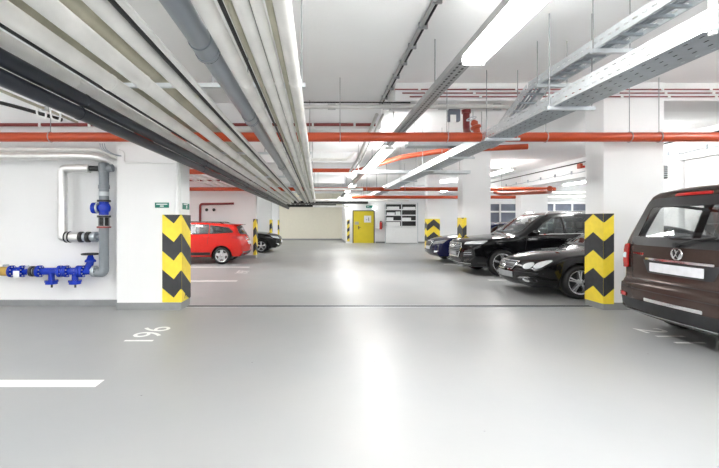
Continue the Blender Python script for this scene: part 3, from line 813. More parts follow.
floor_number('211', 4.47, 4.99, .36, .66, 1, 'white painted bay number partly under the tail of the brown van')
floor_number('197', -2.19, 11.35, .36, .62, -1, 'small far white bay number on the floor near the red estate car')

# ------------------------------------------------------------------ hazard guards on pillar corners
def clip_band(q, z0, z1):
    for sgn, lim in ((1, z0), (-1, z1)):
        out = []
        for i in range(len(q)):
            a, b = q[i - 1], q[i]; da, db = sgn * (a[1] - lim), sgn * (b[1] - lim)
            if (da >= 0) != (db >= 0):
                t = da / (da - db); out.append((a[0] + (b[0] - a[0]) * t, a[1] + (b[1] - a[1]) * t))
            if db >= 0: out.append(b)
        q = out
        if len(q) < 3: return []
    return q
def guard(corner, fdir, front, side, z0, z1, base, label, per=.61, th=.02):
    """soft sheet folded round a pillar corner, yellow with black zigzag bands"""
    cx, cy = corner; m = MB()
    fl = front[-1][0]; sl = side[-1][0] if side else 0
    x_a, x_b = sorted((cx - (fdir * th if side else 0), cx + fdir * fl))
    m.box(x_a, x_b, cy - th, cy - .001, z0, z1)
    if side:
        xa, xb = sorted((cx - fdir * th, cx - fdir * .001)); m.box(xa, xb, cy - .001, cy + sl, z0, z1)
    m.cur = 1
    if side: front = [(-th, front[0][1])] + list(front)
    for segs, fn in ((front, lambda u, z: (cx + fdir * u, cy - th - .002, z)), (side, lambda u, z: (cx - fdir * (th + .002), cy + u - (th if u == 0 else 0), z))):
        for (u0, h0), (u1, h1) in zip(segs, segs[1:]):
            for k in range(-2, 5):
                b = base + k * per
                q = clip_band([(u0, b + h0), (u1, b + h1), (u1, b + h1 + per / 2), (u0, b + h0 + per / 2)], z0, z1)
                if q: m.add([fn(*p) for p in q], [tuple(range(len(q)))])
    o = m.build('corner_guard', [YEL, HBLK], origin=(cx, cy, z0), smooth=False)
    return tag(o, label, 'corner guard', 'hazard striped corner guards')
g = guard((-2.26, 6.43), -1, [(0, .14), (.11, 0), (.30, .16)], [(0, .14), (.43, -.14)], .13, 1.57, .205, 'yellow and black striped corner guard on the pillar with the small green plate')
text_mesh('AE', .21, 'lettering', HBLK, Matrix(((0, 0, 1, .026), (1, 0, 0, .22), (0, 1, 0, .10), (0, 0, 0, 1))), g)
guard((4.71, 6.43), 1, [(0, 0), (.155, .13)], [(0, 0), (.215, .14), (.43, 0)], .10, 1.59, .225, 'yellow and black zigzag corner guard beside the brown van')
guard((4.71, 12.7), 1, [(0, 0), (.12, .11)], [(0, 0), (.215, .14), (.43, 0)], .12, 1.59, .33, 'yellow and black corner guard behind the tall black SUV')
guard((5.30, 18.9), 1, [(0, 0), (.30, .25), (.60, 0)], [(0, 0), (.2, .14), (.4, 0)], .12, 1.60, .42, 'yellow and black chevron wrap behind the navy saloon')
guard((-2.50, 15.6), -1, [(0, .12), (.09, 0)], [(0, .12), (.43, -.12)], .13, 1.57, .22, 'yellow and black corner guard at the tail of the red estate car')
guard((-2.47, 20.6), -1, [(0, .12), (.09, 0)], [(0, .12), (.43, -.12)], .13, 1.57, .38, 'yellow and black corner guard rising behind the black saloon bonnet')
guard((-2.50, 24.7), -1, [(0, .12), (.05, .06)], [(0, .12), (.40, -.12)], .13, 1.57, .25, 'yellow and black corner guard farthest down the aisle past the black saloon')
guard((2.0, 26.8), 1, [(0, .0), (.17, .15)], [], .12, 1.60, .22, 'narrow yellow and black guard on the wall edge beside the yellow door', per=.5)

# ------------------------------------------------------------------ far wall: door, sign, extinguisher, cabinet, rack
dx0, dx1, dz = 2.37, 3.88, 2.25
d = MB(); d.box(dx0, dx0 + .06, 26.70, 26.80, 0, dz); d.box(dx1 - .06, dx1, 26.70, 26.80, 0, dz); d.box(dx0 + .06, dx1 - .06, 26.70, 26.80, dz - .06, dz)
door = d.build('door_1', FRAME, smooth=False); tag(door, 'yellow steel door in a dark frame on the far wall', kind='structure')
q = MB(); q.box(dx0 + .06, dx1 - .06, 26.74, 26.79, .01, dz - .06); q.build('door_leaf', YDOOR, door)
q = MB(); hx = dx0 + .42; q.box(hx - .03, hx + .03, 26.725, 26.74, .95, 1.17); q.tube([(hx, 26.73, 1.08), (hx, 26.67, 1.08), (hx + .13, 26.67, 1.08)], .012, 8); q.build('handle', BLKPL, door)
q = MB(); q.box(3.16, 3.64, 26.732, 26.74, 1.42, 1.88); s_ = q.build('level_sign', WPL, door)
text_mesh('-1', .34, 'lettering', HBLK, Matrix(((1, 0, 0, 3.42), (0, 0, -1, 26.730), (0, 1, 0, 1.63), (0, 0, 0, 1))), s_)
q = MB(); q.box(2.52, 2.80, 26.735, 26.74, 1.27, 1.47); q.build('notice', CREAM, door)
m = MB(); m.box(3.30, 3.72, 26.70, 26.80, 2.42, 2.58); e = m.build('exit_sign', GREEN, origin=(3.5, 26.75, 2.42)); tag(e, 'small green exit sign above the yellow door', 'sign')
m = MB()
m.add([(3.36, 26.695, 2.5), (3.42, 26.695, 2.55), (3.42, 26.695, 2.45)], [(0, 1, 2)]); m.box(3.42, 3.52, 26.694, 26.699, 2.485, 2.515); m.build('arrow', WPL, e)
t = thing('wall_lamp', 'small round lamp on the wall above the yellow door corner', 'lamp', (3.9, 26.72, 2.4))
m = MB(); m.lathe((3.9, 26.80, 2.40), (0, -1, 0), [(0, .13), (.04, .13), (.04, .1)], 20); m.build('base', WPL, t)
m = MB(); m.ball((3.9, 26.75, 2.40), .10, .07, .10); m.build('diffuser', TUBE, t)
m = MB(); m.bbox(3.98, 4.20, 26.62, 26.79, 1.0, 1.75, .02); t = m.build('electrical_cabinet', WPL, origin=(4.09, 26.7, 1.0)); tag(t, 'narrow white electrical cabinet beside the yellow door', 'cabinet')
m = MB(); m.box(3.99, 4.19, 26.612, 26.62, 1.02, 1.73); m.build('door', WPL, t)
t = thing('fire_extinguisher', 'red fire extinguisher hanging on the far wall beside the yellow door', 'fire extinguisher', (4.29, 26.68, .95))
m = MB(); m.lathe((4.29, 26.68, .95), (0, 0, 1), [(0, .09), (.02, .1), (.42, .1), (.50, .05), (.52, .03)], 20); m.build('cylinder', RED, t)
m = MB(); m.bbox(4.24, 4.33, 26.66, 26.70, 1.47, 1.53, .01); m.build('valve_head', BLKPL, t)
m = MB(); m.tube([(4.31, 26.66, 1.5), (4.40, 26.62, 1.45), (4.41, 26.62, 1.2), (4.40, 26.62, 1.05)], .014, 8, bend=.05); m.build('hose', BLACK, t)
t = thing('storage_rack', 'tall white storage rack with slatted lower front on the far wall', 'rack', (5.64, 26.5, 0))
for x in (4.53, 5.62, 6.70):
    m = MB(); m.box(x, x + .05, 26.30, 26.36, .0 if x != 5.62 else 1.08, 2.75); m.build('post', GALV, t)
for z in (1.12, 1.50, 1.88, 2.26, 2.66):
    m = MB(); m.box(4.58, 6.70, 26.32, 26.74, z, z + .06); m.build('shelf', WPL, t)
m = MB(); m.box(4.58, 6.70, 26.72, 26.75, 1.12, 2.72); m.build('back_panel', BLKPL, t)
for k in range(5):
    m = MB(); m.box(4.58, 6.70, 26.31, 26.35, .04 + .208 * k, .23 + .208 * k); m.build('front_slat', WPL, t)
random.seed(3)
for i, (x0, x1, z, h) in enumerate(((4.66, 5.56, 1.18, .27), (4.70, 5.2, 1.94, .16), (5.3, 5.58, 1.94, .22), (5.74, 6.3, 1.56, .18), (5.8, 6.6, 2.32, .15), (4.7, 5.5, 2.32, .17), (4.68, 5.1, 1.56, .2))):
    m = MB(); m.bbox(x0, x1, 26.40, 26.68, z, z + h, .01); o = m.build('storage_box', WPL, origin=((x0 + x1) / 2, 26.5, z))
    tag(o, ['wide pale box on the lowest open shelf of the rack', 'pale box on the third shelf of the rack, near the yellow door', 'short pale box on the middle of the third shelf', 'pale box on the second shelf away from the door', 'long pale box on the top shelf away from the door', 'pale box on the top shelf nearest the yellow door', 'small pale box on the second shelf nearest the yellow door'][i], 'box', 'boxes on the storage rack')

# ------------------------------------------------------------------ lamps
def lamp(x, y0, y1, z, label, axis='y'):
    t = thing('ceiling_lamp', label, 'lamp', (x, y0, z), 0, 'fluorescent ceiling lamps')
    m = MB(); m.bbox(x - .045, x + .045, y0, y1, z + .075, z + .088, .004); m.build('housing', LBOD, t)
    m = MB(); n = 16; vs = []; fs = []
    for yy in (y0 + .03, y1 - .03):
        for k in range(n + 1):
            a = -.62 + (PI + 1.24) * k / n; vs.append((x + .118 * math.cos(a), yy, z + .048 - .048 * math.sin(a)))
    for k in range(n): fs.append((k, k + 1, n + 2 + k, n + 1 + k))
    fs += [tuple(range(n + 1)), tuple(range(n + 1, 2 * n + 2)), (0, n, 2 * n + 1, n + 1)]
    m.add(vs, fs); m.build('diffuser', TUBE, t)
    for a, b in ((y0, y0 + .03), (y1 - .03, y1)):
        m = MB(); m.bbox(x - .11, x + .11, a, b, z + .0, z + .08, .012); m.build('end_cap', LBOD, t)
    return t
LX = 1.51
for i, (a, b) in enumerate(((-4.6, -2.7), (-2.6, -.7), (0.02, 1.92), (1.95, 3.88), (8.4, 10.3), (10.35, 12.25), (16.8, 18.6), (18.65, 20.5), (25.6, 27.5))):
    lamp(LX + .03, a, b, 3.0, ['lamp on the trunking well behind the viewer', 'lamp on the trunking just behind the viewer', 'glowing lamp overhead before the nearest visible lamp', 'large glowing lamp nearest the viewer under the trunking', 'second glowing lamp under the trunking, past the near beam', 'third glowing lamp end to end with the second', 'small glowing lamp far along the trunking', 'smaller glowing lamp end to end with the far one', 'tiny glowing lamp at the end of the trunking'][i])
for i, (x, a, zz) in enumerate(((7.3, 3.4, 3.3), (7.95, 9.1, 3.45), (7.3, 14.6, 3.4), (7.3, 21, 3.2), (7.3, -4, 3.2), (-5.8, 1.2, 3.2), (-5.8, 9.6, 3.2), (-5.8, 18, 3.2), (-5.8, 22, 3.2), (-5.8, 27, 3.2), (-5.8, -4, 3.2), (12.6, 6, 3.3), (12.6, 12, 3.3), (12.6, 18, 3.3), (12.6, 22.5, 3.3), (-5.0, 11.4, 3.4), (-3.2, -2.2, 3.2), (-3.2, -5.2, 3.2), (4.6, -4.0, 3.2), (4.6, -6.0, 3.2))):
    lamp(x, a, a + 1.9, zz, ['lamp above the brown van', 'lamp above the black coupe and tall SUV', 'lamp above the navy saloon', 'lamp above the bay in front of the storage rack', 'lamp over the empty bay behind the viewer on the van side', 'lamp over the bay in front of the plant pipes', 'lamp over the bay just before the red estate car', 'lamp above the black saloon', 'lamp above the bay past the black saloon', 'lamp near the beige far wall', 'lamp over the bay behind the viewer on the plant side', 'lamp in the outer hall level with the van', 'lamp in the outer hall level with the SUV', 'lamp in the outer hall level with the navy saloon', 'last lamp in the outer hall', 'lamp above the windscreen of the red estate car', 'lamp over the drive behind the viewer, plant side', 'rear lamp over the drive behind the viewer, plant side', 'lamp over the drive behind the viewer, van side', 'rear lamp over the drive behind the viewer, van side'][i])  # lamps over the drive and the estate windscreen are unseen, added for fill

# ------------------------------------------------------------------ perforated steel
def perf(m, O, U, V, length, width, rows, pitch, slot):
    """plate with rows of slots: O corner, U long unit vector, V cross unit vector; rows = (centre, height)"""
    O = Vector(O); U = Vector(U); V = Vector(V); cur = 0
    def q(u0, u1, v0, v1): m.quad(O + U * u0 + V * v0, O + U * u1 + V * v0, O + U * u1 + V * v1, O + U * u0 + V * v1)
    for i, (c, h) in enumerate(rows):
        q(0, length, cur, c - h / 2)
        n = int(length / pitch); off = pitch * .5 * (i % 2)
        u = 0
        for k in range(n):
            s0 = k * pitch + off + pitch * .2
            if s0 + slot > length: break
            q(u, s0, c - h / 2, c + h / 2); u = s0 + slot
        q(u, length, c - h / 2, c + h / 2); cur = c + h / 2
    q(0, length, cur, width)
def rod(parent, x, y, z0, z1, r=.006):
    z1 = min(z1, H - .003); m = MB(); m.cyl((x, y, z0), (x, y, z1), r, 8); return m.build('rod', ZINC, parent)

# light trunking
t = thing('lamp_trunking', 'long perforated steel trunking carrying the row of ceiling lamps', 'trunking', (LX, 1, 3.09))
y0, y1 = -5.0, 28.0
m = MB(); m.box(LX - .085, LX - .080, y0, y1, 3.092, 3.165); m.box(LX + .08, LX + .085, y0, y1, 3.092, 3.165); m.build('side_flange', TRUNK, t, smooth=False)
m = MB(); perf(m, (LX - .085, y0, 3.09), (0, 1, 0), (1, 0, 0), y1 - y0, .17, [(.05, .026), (.12, .026)], .085, .05); m.build('base_plate', TRUNK, t, smooth=False)
m = MB(); m.box(LX - .07, LX + .07, y0, y1, 3.098, 3.14); m.build('wiring', BLKPL, t, smooth=False)  # dark strip added inside so the slots look dark from below
for y in (2.0, 4.9, 7.6, 10.6, 13.8, 16.9, 20, 23, 26):
    rod(t, LX - .04, y, 3.09, H, .008)

# perforated cable tray
TX0, TX1, TZ = 2.58, 2.95, 2.72
t = thing('cable_tray', 'broad perforated steel cable tray hanging low along the aisle', 'cable tray', (2.76, 1, TZ))
y0, y1 = 1.2, 26.5
m = MB(); perf(m, (TX0, y0, TZ), (0, 1, 0), (0, 0, 1), y1 - y0, .14, [(.035, .009), (.105, .009)], .10, .05); m.build('side_rail', GALV, t, smooth=False)
m = MB(); perf(m, (TX1, y0, TZ), (0, 1, 0), (0, 0, 1), y1 - y0, .14, [(.035, .009), (.105, .009)], .10, .05); m.build('side_rail', GALV, t, smooth=False)
m = MB(); perf(m, (TX0, y0, TZ), (0, 1, 0), (1, 0, 0), y1 - y0, TX1 - TX0, [(.06, .012), (.15, .012), (.24, .012), (.32, .012)], .12, .035); m.build('base_plate', GALVD, t, smooth=False)
m = MB()
for k, (x, r) in enumerate(((2.66, .02), (2.71, .015), (2.78, .025), (2.85, .018))): m.tube([(x, y0, TZ + .003 + r), (x + .01, 9, TZ + .003 + r), (x, y1, TZ + .003 + r)], r, 8)
tag(m.build('cable_bundle', BLKPL, origin=(2.75, y0, TZ)), 'dark cables lying in the broad perforated tray', 'cables', kind='stuff')
for i, y in enumerate((2.52, 4.3, 5.9, 7.6, 9.5, 12, 14.5, 17, 20, 23)):
    h = thing('tray_hanger', ['tray hanger bar on two rods, closest to the viewer', 'second tray hanger bar along the broad tray', 'tray hanger bar just before the orange main', 'tray hanger bar just past the orange main', 'fifth tray hanger bar along the broad tray', 'sixth tray hanger bar along the broad tray', 'seventh tray hanger bar along the broad tray', 'eighth tray hanger bar along the broad tray', 'ninth tray hanger bar along the broad tray', 'farthest tray hanger bar near the yellow door'][i], 'hanger', (2.76, y, TZ - .04), 0, 'hanger bars under the broad tray')
    m = MB(); m.box(TX0 - .06, TX1 + .10, y - .02, y + .02, TZ - .038, TZ - .002); m.build('bar', GALV, h, smooth=False)
    for x in (TX0 - .03, TX1 + .07): rod(h, x, y, TZ - .04, H if y < 6.3 or y > 7.2 else 3.46, .007)
    if i == 0:
        m = MB(); m.box(TX0 - .045, TX0 - .015, y - .015, y + .015, TZ - .06, TZ + .5); m.build('sleeve', WPL, h, smooth=False)

# ladder tray
AX0, AX1, AZ = 2.80, 3.06, 3.20
t = thing('cable_ladder', 'steel cable ladder hung above the broad tray, bending down at its end', 'cable ladder', (2.93, 1, AZ))
def ladder(path, rails_h=.11):
    for k, x in enumerate((AX0, AX1)):
        m = MB()
        for (ya, za), (yb, zb) in zip(path, path[1:]):
            d = Vector((0, yb - ya, zb - za)); L_ = d.length; U = d / L_; V = Vector((0, -U.z, U.y))
            perf(m, (x, ya, za), U, V, L_, rails_h, [(.055, .012)], .10, .05)
            m.box(x - (0 if k else 0), x + (.02 if k == 0 else -.02), min(ya, yb), max(ya, yb), min(za, zb), min(za, zb) + .003) if za == zb else None
        m.build('side_rail', GALV, t, smooth=False)
    for (ya, za), (yb, zb) in zip(path, path[1:]):
        L_ = math.hypot(yb - ya, zb - za); n = int(L_ / .16)
        for j in range(n):
            s = (j + .5) / n; y = ya + (yb - ya) * s; z = za + (zb - za) * s
            m = MB(); m.box(AX0 + .002, AX1 - .002, y - .016, y + .016, z + .01, z + .03); m.build('rung', GALVD, t, smooth=False)
ladder([(1.2, AZ), (5.2, AZ), (5.55, AZ - .14), (6.05, AZ - .33)])
m = MB()
for x, r in ((2.87, .016), (2.92, .012), (2.98, .02)): m.tube([(x, 1.2, AZ + .032 + r), (x, 5.2, AZ + .032 + r), (x, 5.55, AZ - .108 + r), (x, 6.05, AZ - .298 + r)], r, 8)
tag(m.build('cable_bundle', GALVD, origin=(2.92, 1.2, AZ)), 'grey cables lying in the upper cable ladder', 'cables', kind='stuff')
for i, y in enumerate((1.9, 2.72, 3.95, 4.95)):
    h = thing('ladder_hanger', ['ladder hanger bar closest to the viewer', 'second ladder hanger bar on its rods', 'third ladder hanger bar on its rods', 'ladder hanger bar where the ladder begins to drop'][i], 'hanger', (2.93, y, AZ - .04), 0, 'hanger bars under the cable ladder')
    m = MB(); m.box(AX0 - .03, AX1 + .13, y - .022, y + .022, AZ - .042, AZ - .001); m.build('bar', GALV, h, smooth=False)
    for x in (AX0 - .015, AX1 + .1): rod(h, x, y, AZ - .04, H)

# ------------------------------------------------------------------ ceiling pipe bundle over the aisle edge
def pipe(name, pts, r, m_, label, cat='pipe', group=None, bend=0, n=16, collars=None, cm=None, cr=1.18, cw=.05, axis=1):
    t = thing(name, label, cat, pts[0], 0, group)
    q = MB(); q.tube(pts, r, n, bend=bend); q.build('pipe_run', m_, t)
    for c in collars or ():
        a = Vector((0, 0, 0)); a[axis] = 1
        q = MB(); q.lathe(Vector(c) - a * cw / 2, a, [(0, r * 1.002), (.004, r * cr), (cw - .004, r * cr), (cw, r * 1.002)], 18); q.build('collar', cm or m_, t)
    return t
Y0, Y1 = -.8, 27.0
def run(x, z, r, mt, label, col=True):
    cs = [(x, y, z) for y in (3.35, 6.9, 11, 15.5, 20)] if col else []
    return pipe('ceiling_pipe', [(x, Y0, z), (x, Y1, z)], r, mt, label, 'pipe', 'pipes of the ceiling bundle', collars=cs, cm=mt, cr=1.08, cw=.03)
run(-2.05, 2.385, .055, DARKP, 'charcoal plastic pipe at the outer edge of the ceiling bundle, lower one')
run(-2.005, 2.49, .055, DARKP, 'charcoal plastic pipe at the outer edge of the ceiling bundle, upper one')
run(-2.09, 2.655, .055, LAG, 'white lagged pipe directly above the two charcoal pipes')
run(-1.79, 2.65, .066, LAG, 'second white lagged pipe in from the charcoal pipes')
run(-1.50, 2.65, .062, LAG, 'third white lagged pipe in from the charcoal pipes')
run(-1.20, 2.65, .055, LAG, 'fourth white lagged pipe in from the charcoal pipes')
run(-1.07, 2.65, .022, LAG, 'thin white pipe just before the open gap in the bundle', False)
run(-2.08, 2.985, .07, CREAM, 'olive cream pipe set high above the gap beside the charcoal pipes', False)
run(-1.70, 2.985, .085, CREAM, 'olive cream pipe set high between the second and third white pipes', False)
run(-1.40, 2.985, .05, CREAM, 'smaller olive cream pipe set high over the third white pipe', False)
t = thing('drain_pipe', 'slate grey plastic drain pipe with sockets amid the white pipes', 'pipe', (-.775, Y0, 2.65), 0, 'pipes of the ceiling bundle')
q = MB(); q.cyl((-.775, Y0, 2.65), (-.775, Y1, 2.65), .072, 20); q.build('pipe_run', GREYP, t)
for y in (2.55, 4.35, 8.2, 12, 16):
    q = MB(); q.lathe((-.775, y, 2.65), (0, 1, 0), [(0, .073), (.0, .080), (.16, .080), (.165, .086), (.20, .086), (.20, .073)], 20); so = q.build('socket', GREYP, t)
    q = MB(); q.torus((-.775, y + .2, 2.65), (0, 1, 0), .079, .008, 24, 6); q.build('seal_ring', BLACK, so)
run(-.625, 2.65, .056, LAG, 'white lagged pipe on the aisle side of the slate drain pipe')
run(-.497, 2.67, .022, CREAM, 'thin cream pipe between two white lagged pipes on the aisle side', False)
run(-.42, 2.65, .046, LAG, 'white lagged pipe beside the thin cream pipe')
run(-.335, 2.65, .036, LAG, 'slim white pipe fourth from the aisle edge of the bundle')
run(-.268, 2.66, .022, CREAM, 'thin cream pipe beside the innermost thick white pipe', False)
run(-.198, 2.66, .053, LAG, 'thick white pipe at the aisle edge of the bundle')
run(-.56, 2.84, .05, CREAM, 'cream pipe lying above the aisle side white pipes, partly hidden', False) if False else None
for i, (x, zz, r_) in enumerate(((-1.117, 2.655, .020), (-.537, 2.66, .014), (-1.945, 2.66, .015), (-.378, 2.65, .005))):  # thin dark tubes added to stand in for the dark gaps between pipes
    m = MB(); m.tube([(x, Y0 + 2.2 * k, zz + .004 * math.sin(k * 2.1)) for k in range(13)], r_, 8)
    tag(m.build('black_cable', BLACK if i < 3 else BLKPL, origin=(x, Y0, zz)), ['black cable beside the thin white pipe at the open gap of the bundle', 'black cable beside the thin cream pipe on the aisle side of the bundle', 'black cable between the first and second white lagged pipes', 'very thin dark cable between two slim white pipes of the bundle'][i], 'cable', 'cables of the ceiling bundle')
for i, y in enumerate((3.7, 7.35, 11.2, 14.2, 17.2, 21)):
    h = thing('pipe_hanger', 'pipe hanger rail above the bundle, ' + ['closest to the viewer', 'just past the orange main', 'third along', 'fourth along', 'fifth along', 'farthest along'][i], 'hanger', (-1.1, y, 2.74), 0, 'hanger rails of the pipe bundle')
    m = MB(); m.box(-2.16, -.12, y - .02, y + .02, 2.725, 2.765); m.build('rail', GALV, h, smooth=False)
    for x in (-1.0, -.155): rod(h, x, y, 2.74, H if not (7.55 < y < 8.0) else 3.25, .007)
for i, (x, y) in enumerate(((-.23, 5.28), (-.9, 5.0))):
    m = MB(); m.cyl((x, y, 2.72), (x, y, H), .007, 8); m.lathe((x, y, 3.28), (0, 0, 1), [(0, .016), (.05, .016)], 10)
    tag(m.build('hanging_rod', ZINC, origin=(x, y, 2.72)), ['threaded rod hanging beside the aisle edge of the pipe bundle', 'threaded rod hanging in the gap beside the slate drain pipe'][i], 'rod')

# ------------------------------------------------------------------ orange mains and red lines
def clamp_at(parent, x, y, z, r, top):
    q = MB(); q.torus((x, y, z), (1, 0, 0), r + .004, .008, 22, 6); c = q.build('clamp', ZINC, parent)
    q = MB(); q.cyl((x, y, z + r), (x, y, top - .003), .006, 8); q.build('rod', ZINC, c)
t = pipe('sprinkler_main', [(-8.9, 6.2, 2.80), (9.3, 6.2, 2.80)], .075, ORANGE, 'thick orange main running across in front of the two nearest pillars', 'pipe', 'orange mains')
for x in (-4.25, 3.62, 4.95, 5.42): clamp_at(t, x, 6.2, 2.80, .075, H)
for x in (.35, 2.05): clamp_at(t, x, 6.2, 2.80, .075, H)
pipe('sprinkler_main', [(-.2, 13.6, 3.25), (1.36, 13.6, 3.25), (2.33, 10.8, 3.25), (3.23, 9.75, 3.25), (5.0, 9.3, 3.25)], .068, ORANGE, 'orange branch pipe slanting high behind the near orange main and second lamp', 'pipe', 'orange mains', bend=.15)
pipe('sprinkler_main', [(-5.2, 10.3, 2.78), (-2.35, 10.3, 2.78)], .07, ORANGE, 'orange pipe crossing beyond the plate bearing pillar', 'pipe', 'orange mains')
t = pipe('sprinkler_main', [(-8.9, 15.3, 2.74), (9.3, 15.3, 2.74)], .075, ORANGE, 'orange main crossing in front of the chevron wrapped pillar', 'pipe', 'orange mains')
for x in (1.9, 3.4, 7.2): clamp_at(t, x, 15.3, 2.74, .075, H)
pipe('sprinkler_main', [(1.6, 18.4, 2.62), (9.3, 18.4, 2.62)], .075, ORANGE, 'orange main behind and below the crossing orange main', 'pipe', 'orange mains')
pipe('sprinkler_main', [(6.3, 10.6, 2.36), (6.9, 11.6, 2.36), (6.9, 14.6, 2.50), (6.9, 15.2, 2.6)], .07, ORANGE, 'sloping orange pipe above the roof of the tall SUV', 'pipe', 'orange mains', bend=.2)
m = MB(); a = P(200, 223, 15.9); b = P(200, 204, 15.9); c = P(236, 203.5, 15.9)
tag(None or m.tube([a, b, c], .045, 12, bend=.12).build('fire_pipe', DRED, origin=a), 'dark red pipe bent on the white wall behind the red estate car', 'pipe')
for i, px in enumerate((206.3, 213.6)):
    w_ = P(px, 209.8, 15.95); m = MB(); m.lathe(w_ + Vector((0, .07, 0)), (0, -1, 0), [(0, .062), (.03, .062), (.03, .045), (.02, .04)], 20)
    tag(m.build('wall_vent', BLKPL, origin=w_), ['round dark wall vent nearer the red bent pipe', 'round dark wall vent nearer the pillar'][i], 'vent', 'round wall vents')
# sprinkler valve set at the main
t = thing('alarm_valve', 'orange valve with a dark red riser beside the near orange main', 'valve', (2.62, 6.5, 2.8))
m = MB(); m.tube([(2.66, 7.0, 3.42), (2.66, 7.0, 3.1), (2.62, 6.75, 2.92)], .06, 14, bend=.1); m.cyl((2.66, 7.0, 3.40), (2.66, 7.0, 3.46), .08, 16); m.build('riser', DRED, t)
m = MB(); m.lathe((2.60, 6.33, 2.86), (-.25, .15, 1), [(.0, .05), (.1, .055), (.12, .085), (.15, .085), (.17, .05), (.22, .06), (.26, .03)], 18); m.build('valve_body', ORANGE, t)
m = MB(); m.torus((2.51, 6.38, 3.14), (-.25, .15, 1), .075, .010, 20, 6); m.build('handwheel', GALV, t)
m = MB(); m.bbox(2.30, 2.50, 6.84, 6.94, 3.22, 3.44, .015); b_ = m.build('control_box', FOGW, origin=(2.40, 6.9, 3.2)); tag(b_, 'small blue grey control box under the beam by the orange valve', 'box')
m = MB(); m.box(2.32, 2.42, 6.83, 6.84, 3.19, 3.33); m.build('cover', WPL, b_)
# dark red conduits
def redline(x0, x1, y, z, r, label):
    t = thing('red_conduit', label, 'pipe', (x0, y, z), 0, 'dark red conduits')
    m = MB(); m.cyl((x0, y, z), (x1, y, z), r, 10); m.build('pipe_run', DRED, t)
    n = max(2, int(abs(x1 - x0) / .75))
    for k in range(n):
        x = x0 + (x1 - x0) * (k + .5) / n
        m = MB(); m.box(x - .02, x + .02, y - r - .008, y + r + .008, z - r - .01, z + r + .01); m.build('clip', WPL, t, smooth=False)
redline(-6.8, -3.45, 6.62, 3.10, .03, 'dark red conduit high on the plant wall above the orange main')
redline(-8.5, 1.1, 7.49, 3.32, .03, 'dark red conduit along the face of the beam over the pipe bundle')
redline(-8.5, -2.6, 15.5, 3.1, .03, 'dark red conduit high over the red estate car')
for i, z in enumerate((3.50, 3.56, 3.62)):
    redline(1.5 - .12 * i, 9.2, 6.38, z, .010, ['lowest of three thin dark red conduits along the near beam', 'middle of three thin dark red conduits along the near beam', 'topmost of three thin dark red conduits along the near beam'][i])

# ------------------------------------------------------------------ white conduits and ceiling lines
def conduit(pts, r, label, mt=WPL, clips=(), bend=.1, cable=False):
    t = thing('white_conduit' if mt is WPL else 'conduit', label, 'conduit', pts[0])
    m = MB(); m.tube(pts, r, 10, bend=bend); m.build('pipe_run', mt, t)
    for c in clips:
        m = MB(); m.box(c[0] - r - .004, c[0] + r + .05, c[1] - .012, c[1] + .012, c[2] - r - .012, c[2] + r + .012); m.build('clip', ZINC, t, smooth=False)
    return t
z = H - .035
conduit([(1.19, 1.5, z), (1.19, 7.5, z)], .025, 'straight grey conduit along the ceiling between the pipe bundle and lamp row', TRUNK, [(1.19, 1.9 + .52 * k, z) for k in range(11)])
m = MB(); m.tube([(1.235, 1.5, z + .01), (1.24, 4, z + .01), (1.235, 7.5, z + .01)], .014, 8); tag(m.build('black_cable', BLACK, origin=(1.33, 1.5, z)), 'black cable clipped beside the straight ceiling conduit', 'cable')
conduit([(-.30, 6.36, 3.33), (3.12, 6.36, 3.33), (3.18, 6.36, 3.02)], .036, 'pale grey conduit crossing below the ceiling and turning down near the cable tray', GCOND, [(.2 + .9 * k, 6.36, 3.33) for k in range(4)])
m = MB(); m.tube([(-.3, 6.33, 3.392), (1.5, 6.33, 3.388)], .012, 8); tag(m.build('black_cable', BLACK, origin=(0, 6.33, 3.38)), 'black cable lying along the crossing pale grey conduit', 'cable')
conduit([(.98, 6.5, 3.24), (.98, 9.6, 3.0), (.98, 12.0, 3.0)], .03, 'pale conduit dropping away from the crossing conduit, inner one', GCOND, bend=.3)
conduit([(1.08, 6.5, 3.24), (1.08, 9.6, 3.0), (1.08, 12.0, 3.0)], .02, 'pale conduit dropping away from the crossing conduit, outer one', GCOND, bend=.3)
conduit([(-.25, 8.8, 2.86), (.66, 8.8, 2.86), (.84, 8.8, 3.02)], .035, 'white pipe crossing under the bright ceiling past the first beam', LAG)
conduit([(-.3, 13.9, 2.62), (1.6, 13.9, 2.62)], .05, 'white pipe crossing far down the aisle', LAG)
conduit([(-.3, 19.8, 2.55), (4.6, 19.8, 2.55)], .06, 'white pipe crossing near the end of the aisle', LAG)
conduit([(-.3, 22.5, 2.35), (1.8, 22.5, 2.35)], .06, 'lower white pipe crossing near the end of the aisle', LAG)
conduit([(-4.15, 4.6, 3.17), (-4.15, 6.72, 3.17)], .022, 'cream conduit running to the plant wall above the orange main', CREAM, [(-4.15, 5.9, 3.17)])
m = MB(); m.tube([P(-25, 97, 6.3), P(10, 105, 6.3), P(35, 112, 6.35), P(62, 120, 6.45)], .03, 10, bend=.3); tag(m.build('black_cable', BLACK, origin=P(0, 103, 6.3)), 'thick black cable sagging above the orange main by the plant wall', 'cable')
for i, (px, py) in enumerate(((36, 108), (50, 111))):
    a = P(px, py, 6.0); m = MB(); m.tube([a + Vector((-.07, 0, .06)), a + Vector((0, 0, .05)), a + Vector((.02, 0, -.12)), a + Vector((.15, 0, -.16)), a + Vector((.17, 0, .04))], .014, 8, bend=.04); m.cyl(a + Vector((0, 0, .04)), (a.x, a.y, H), .006, 6)
    tag(m.build('cable_hook', WPL, origin=a), ['white cable hook holding the sagging black cable, outer one', 'white cable hook holding the sagging black cable, inner one'][i], 'hook', 'white cable hooks')
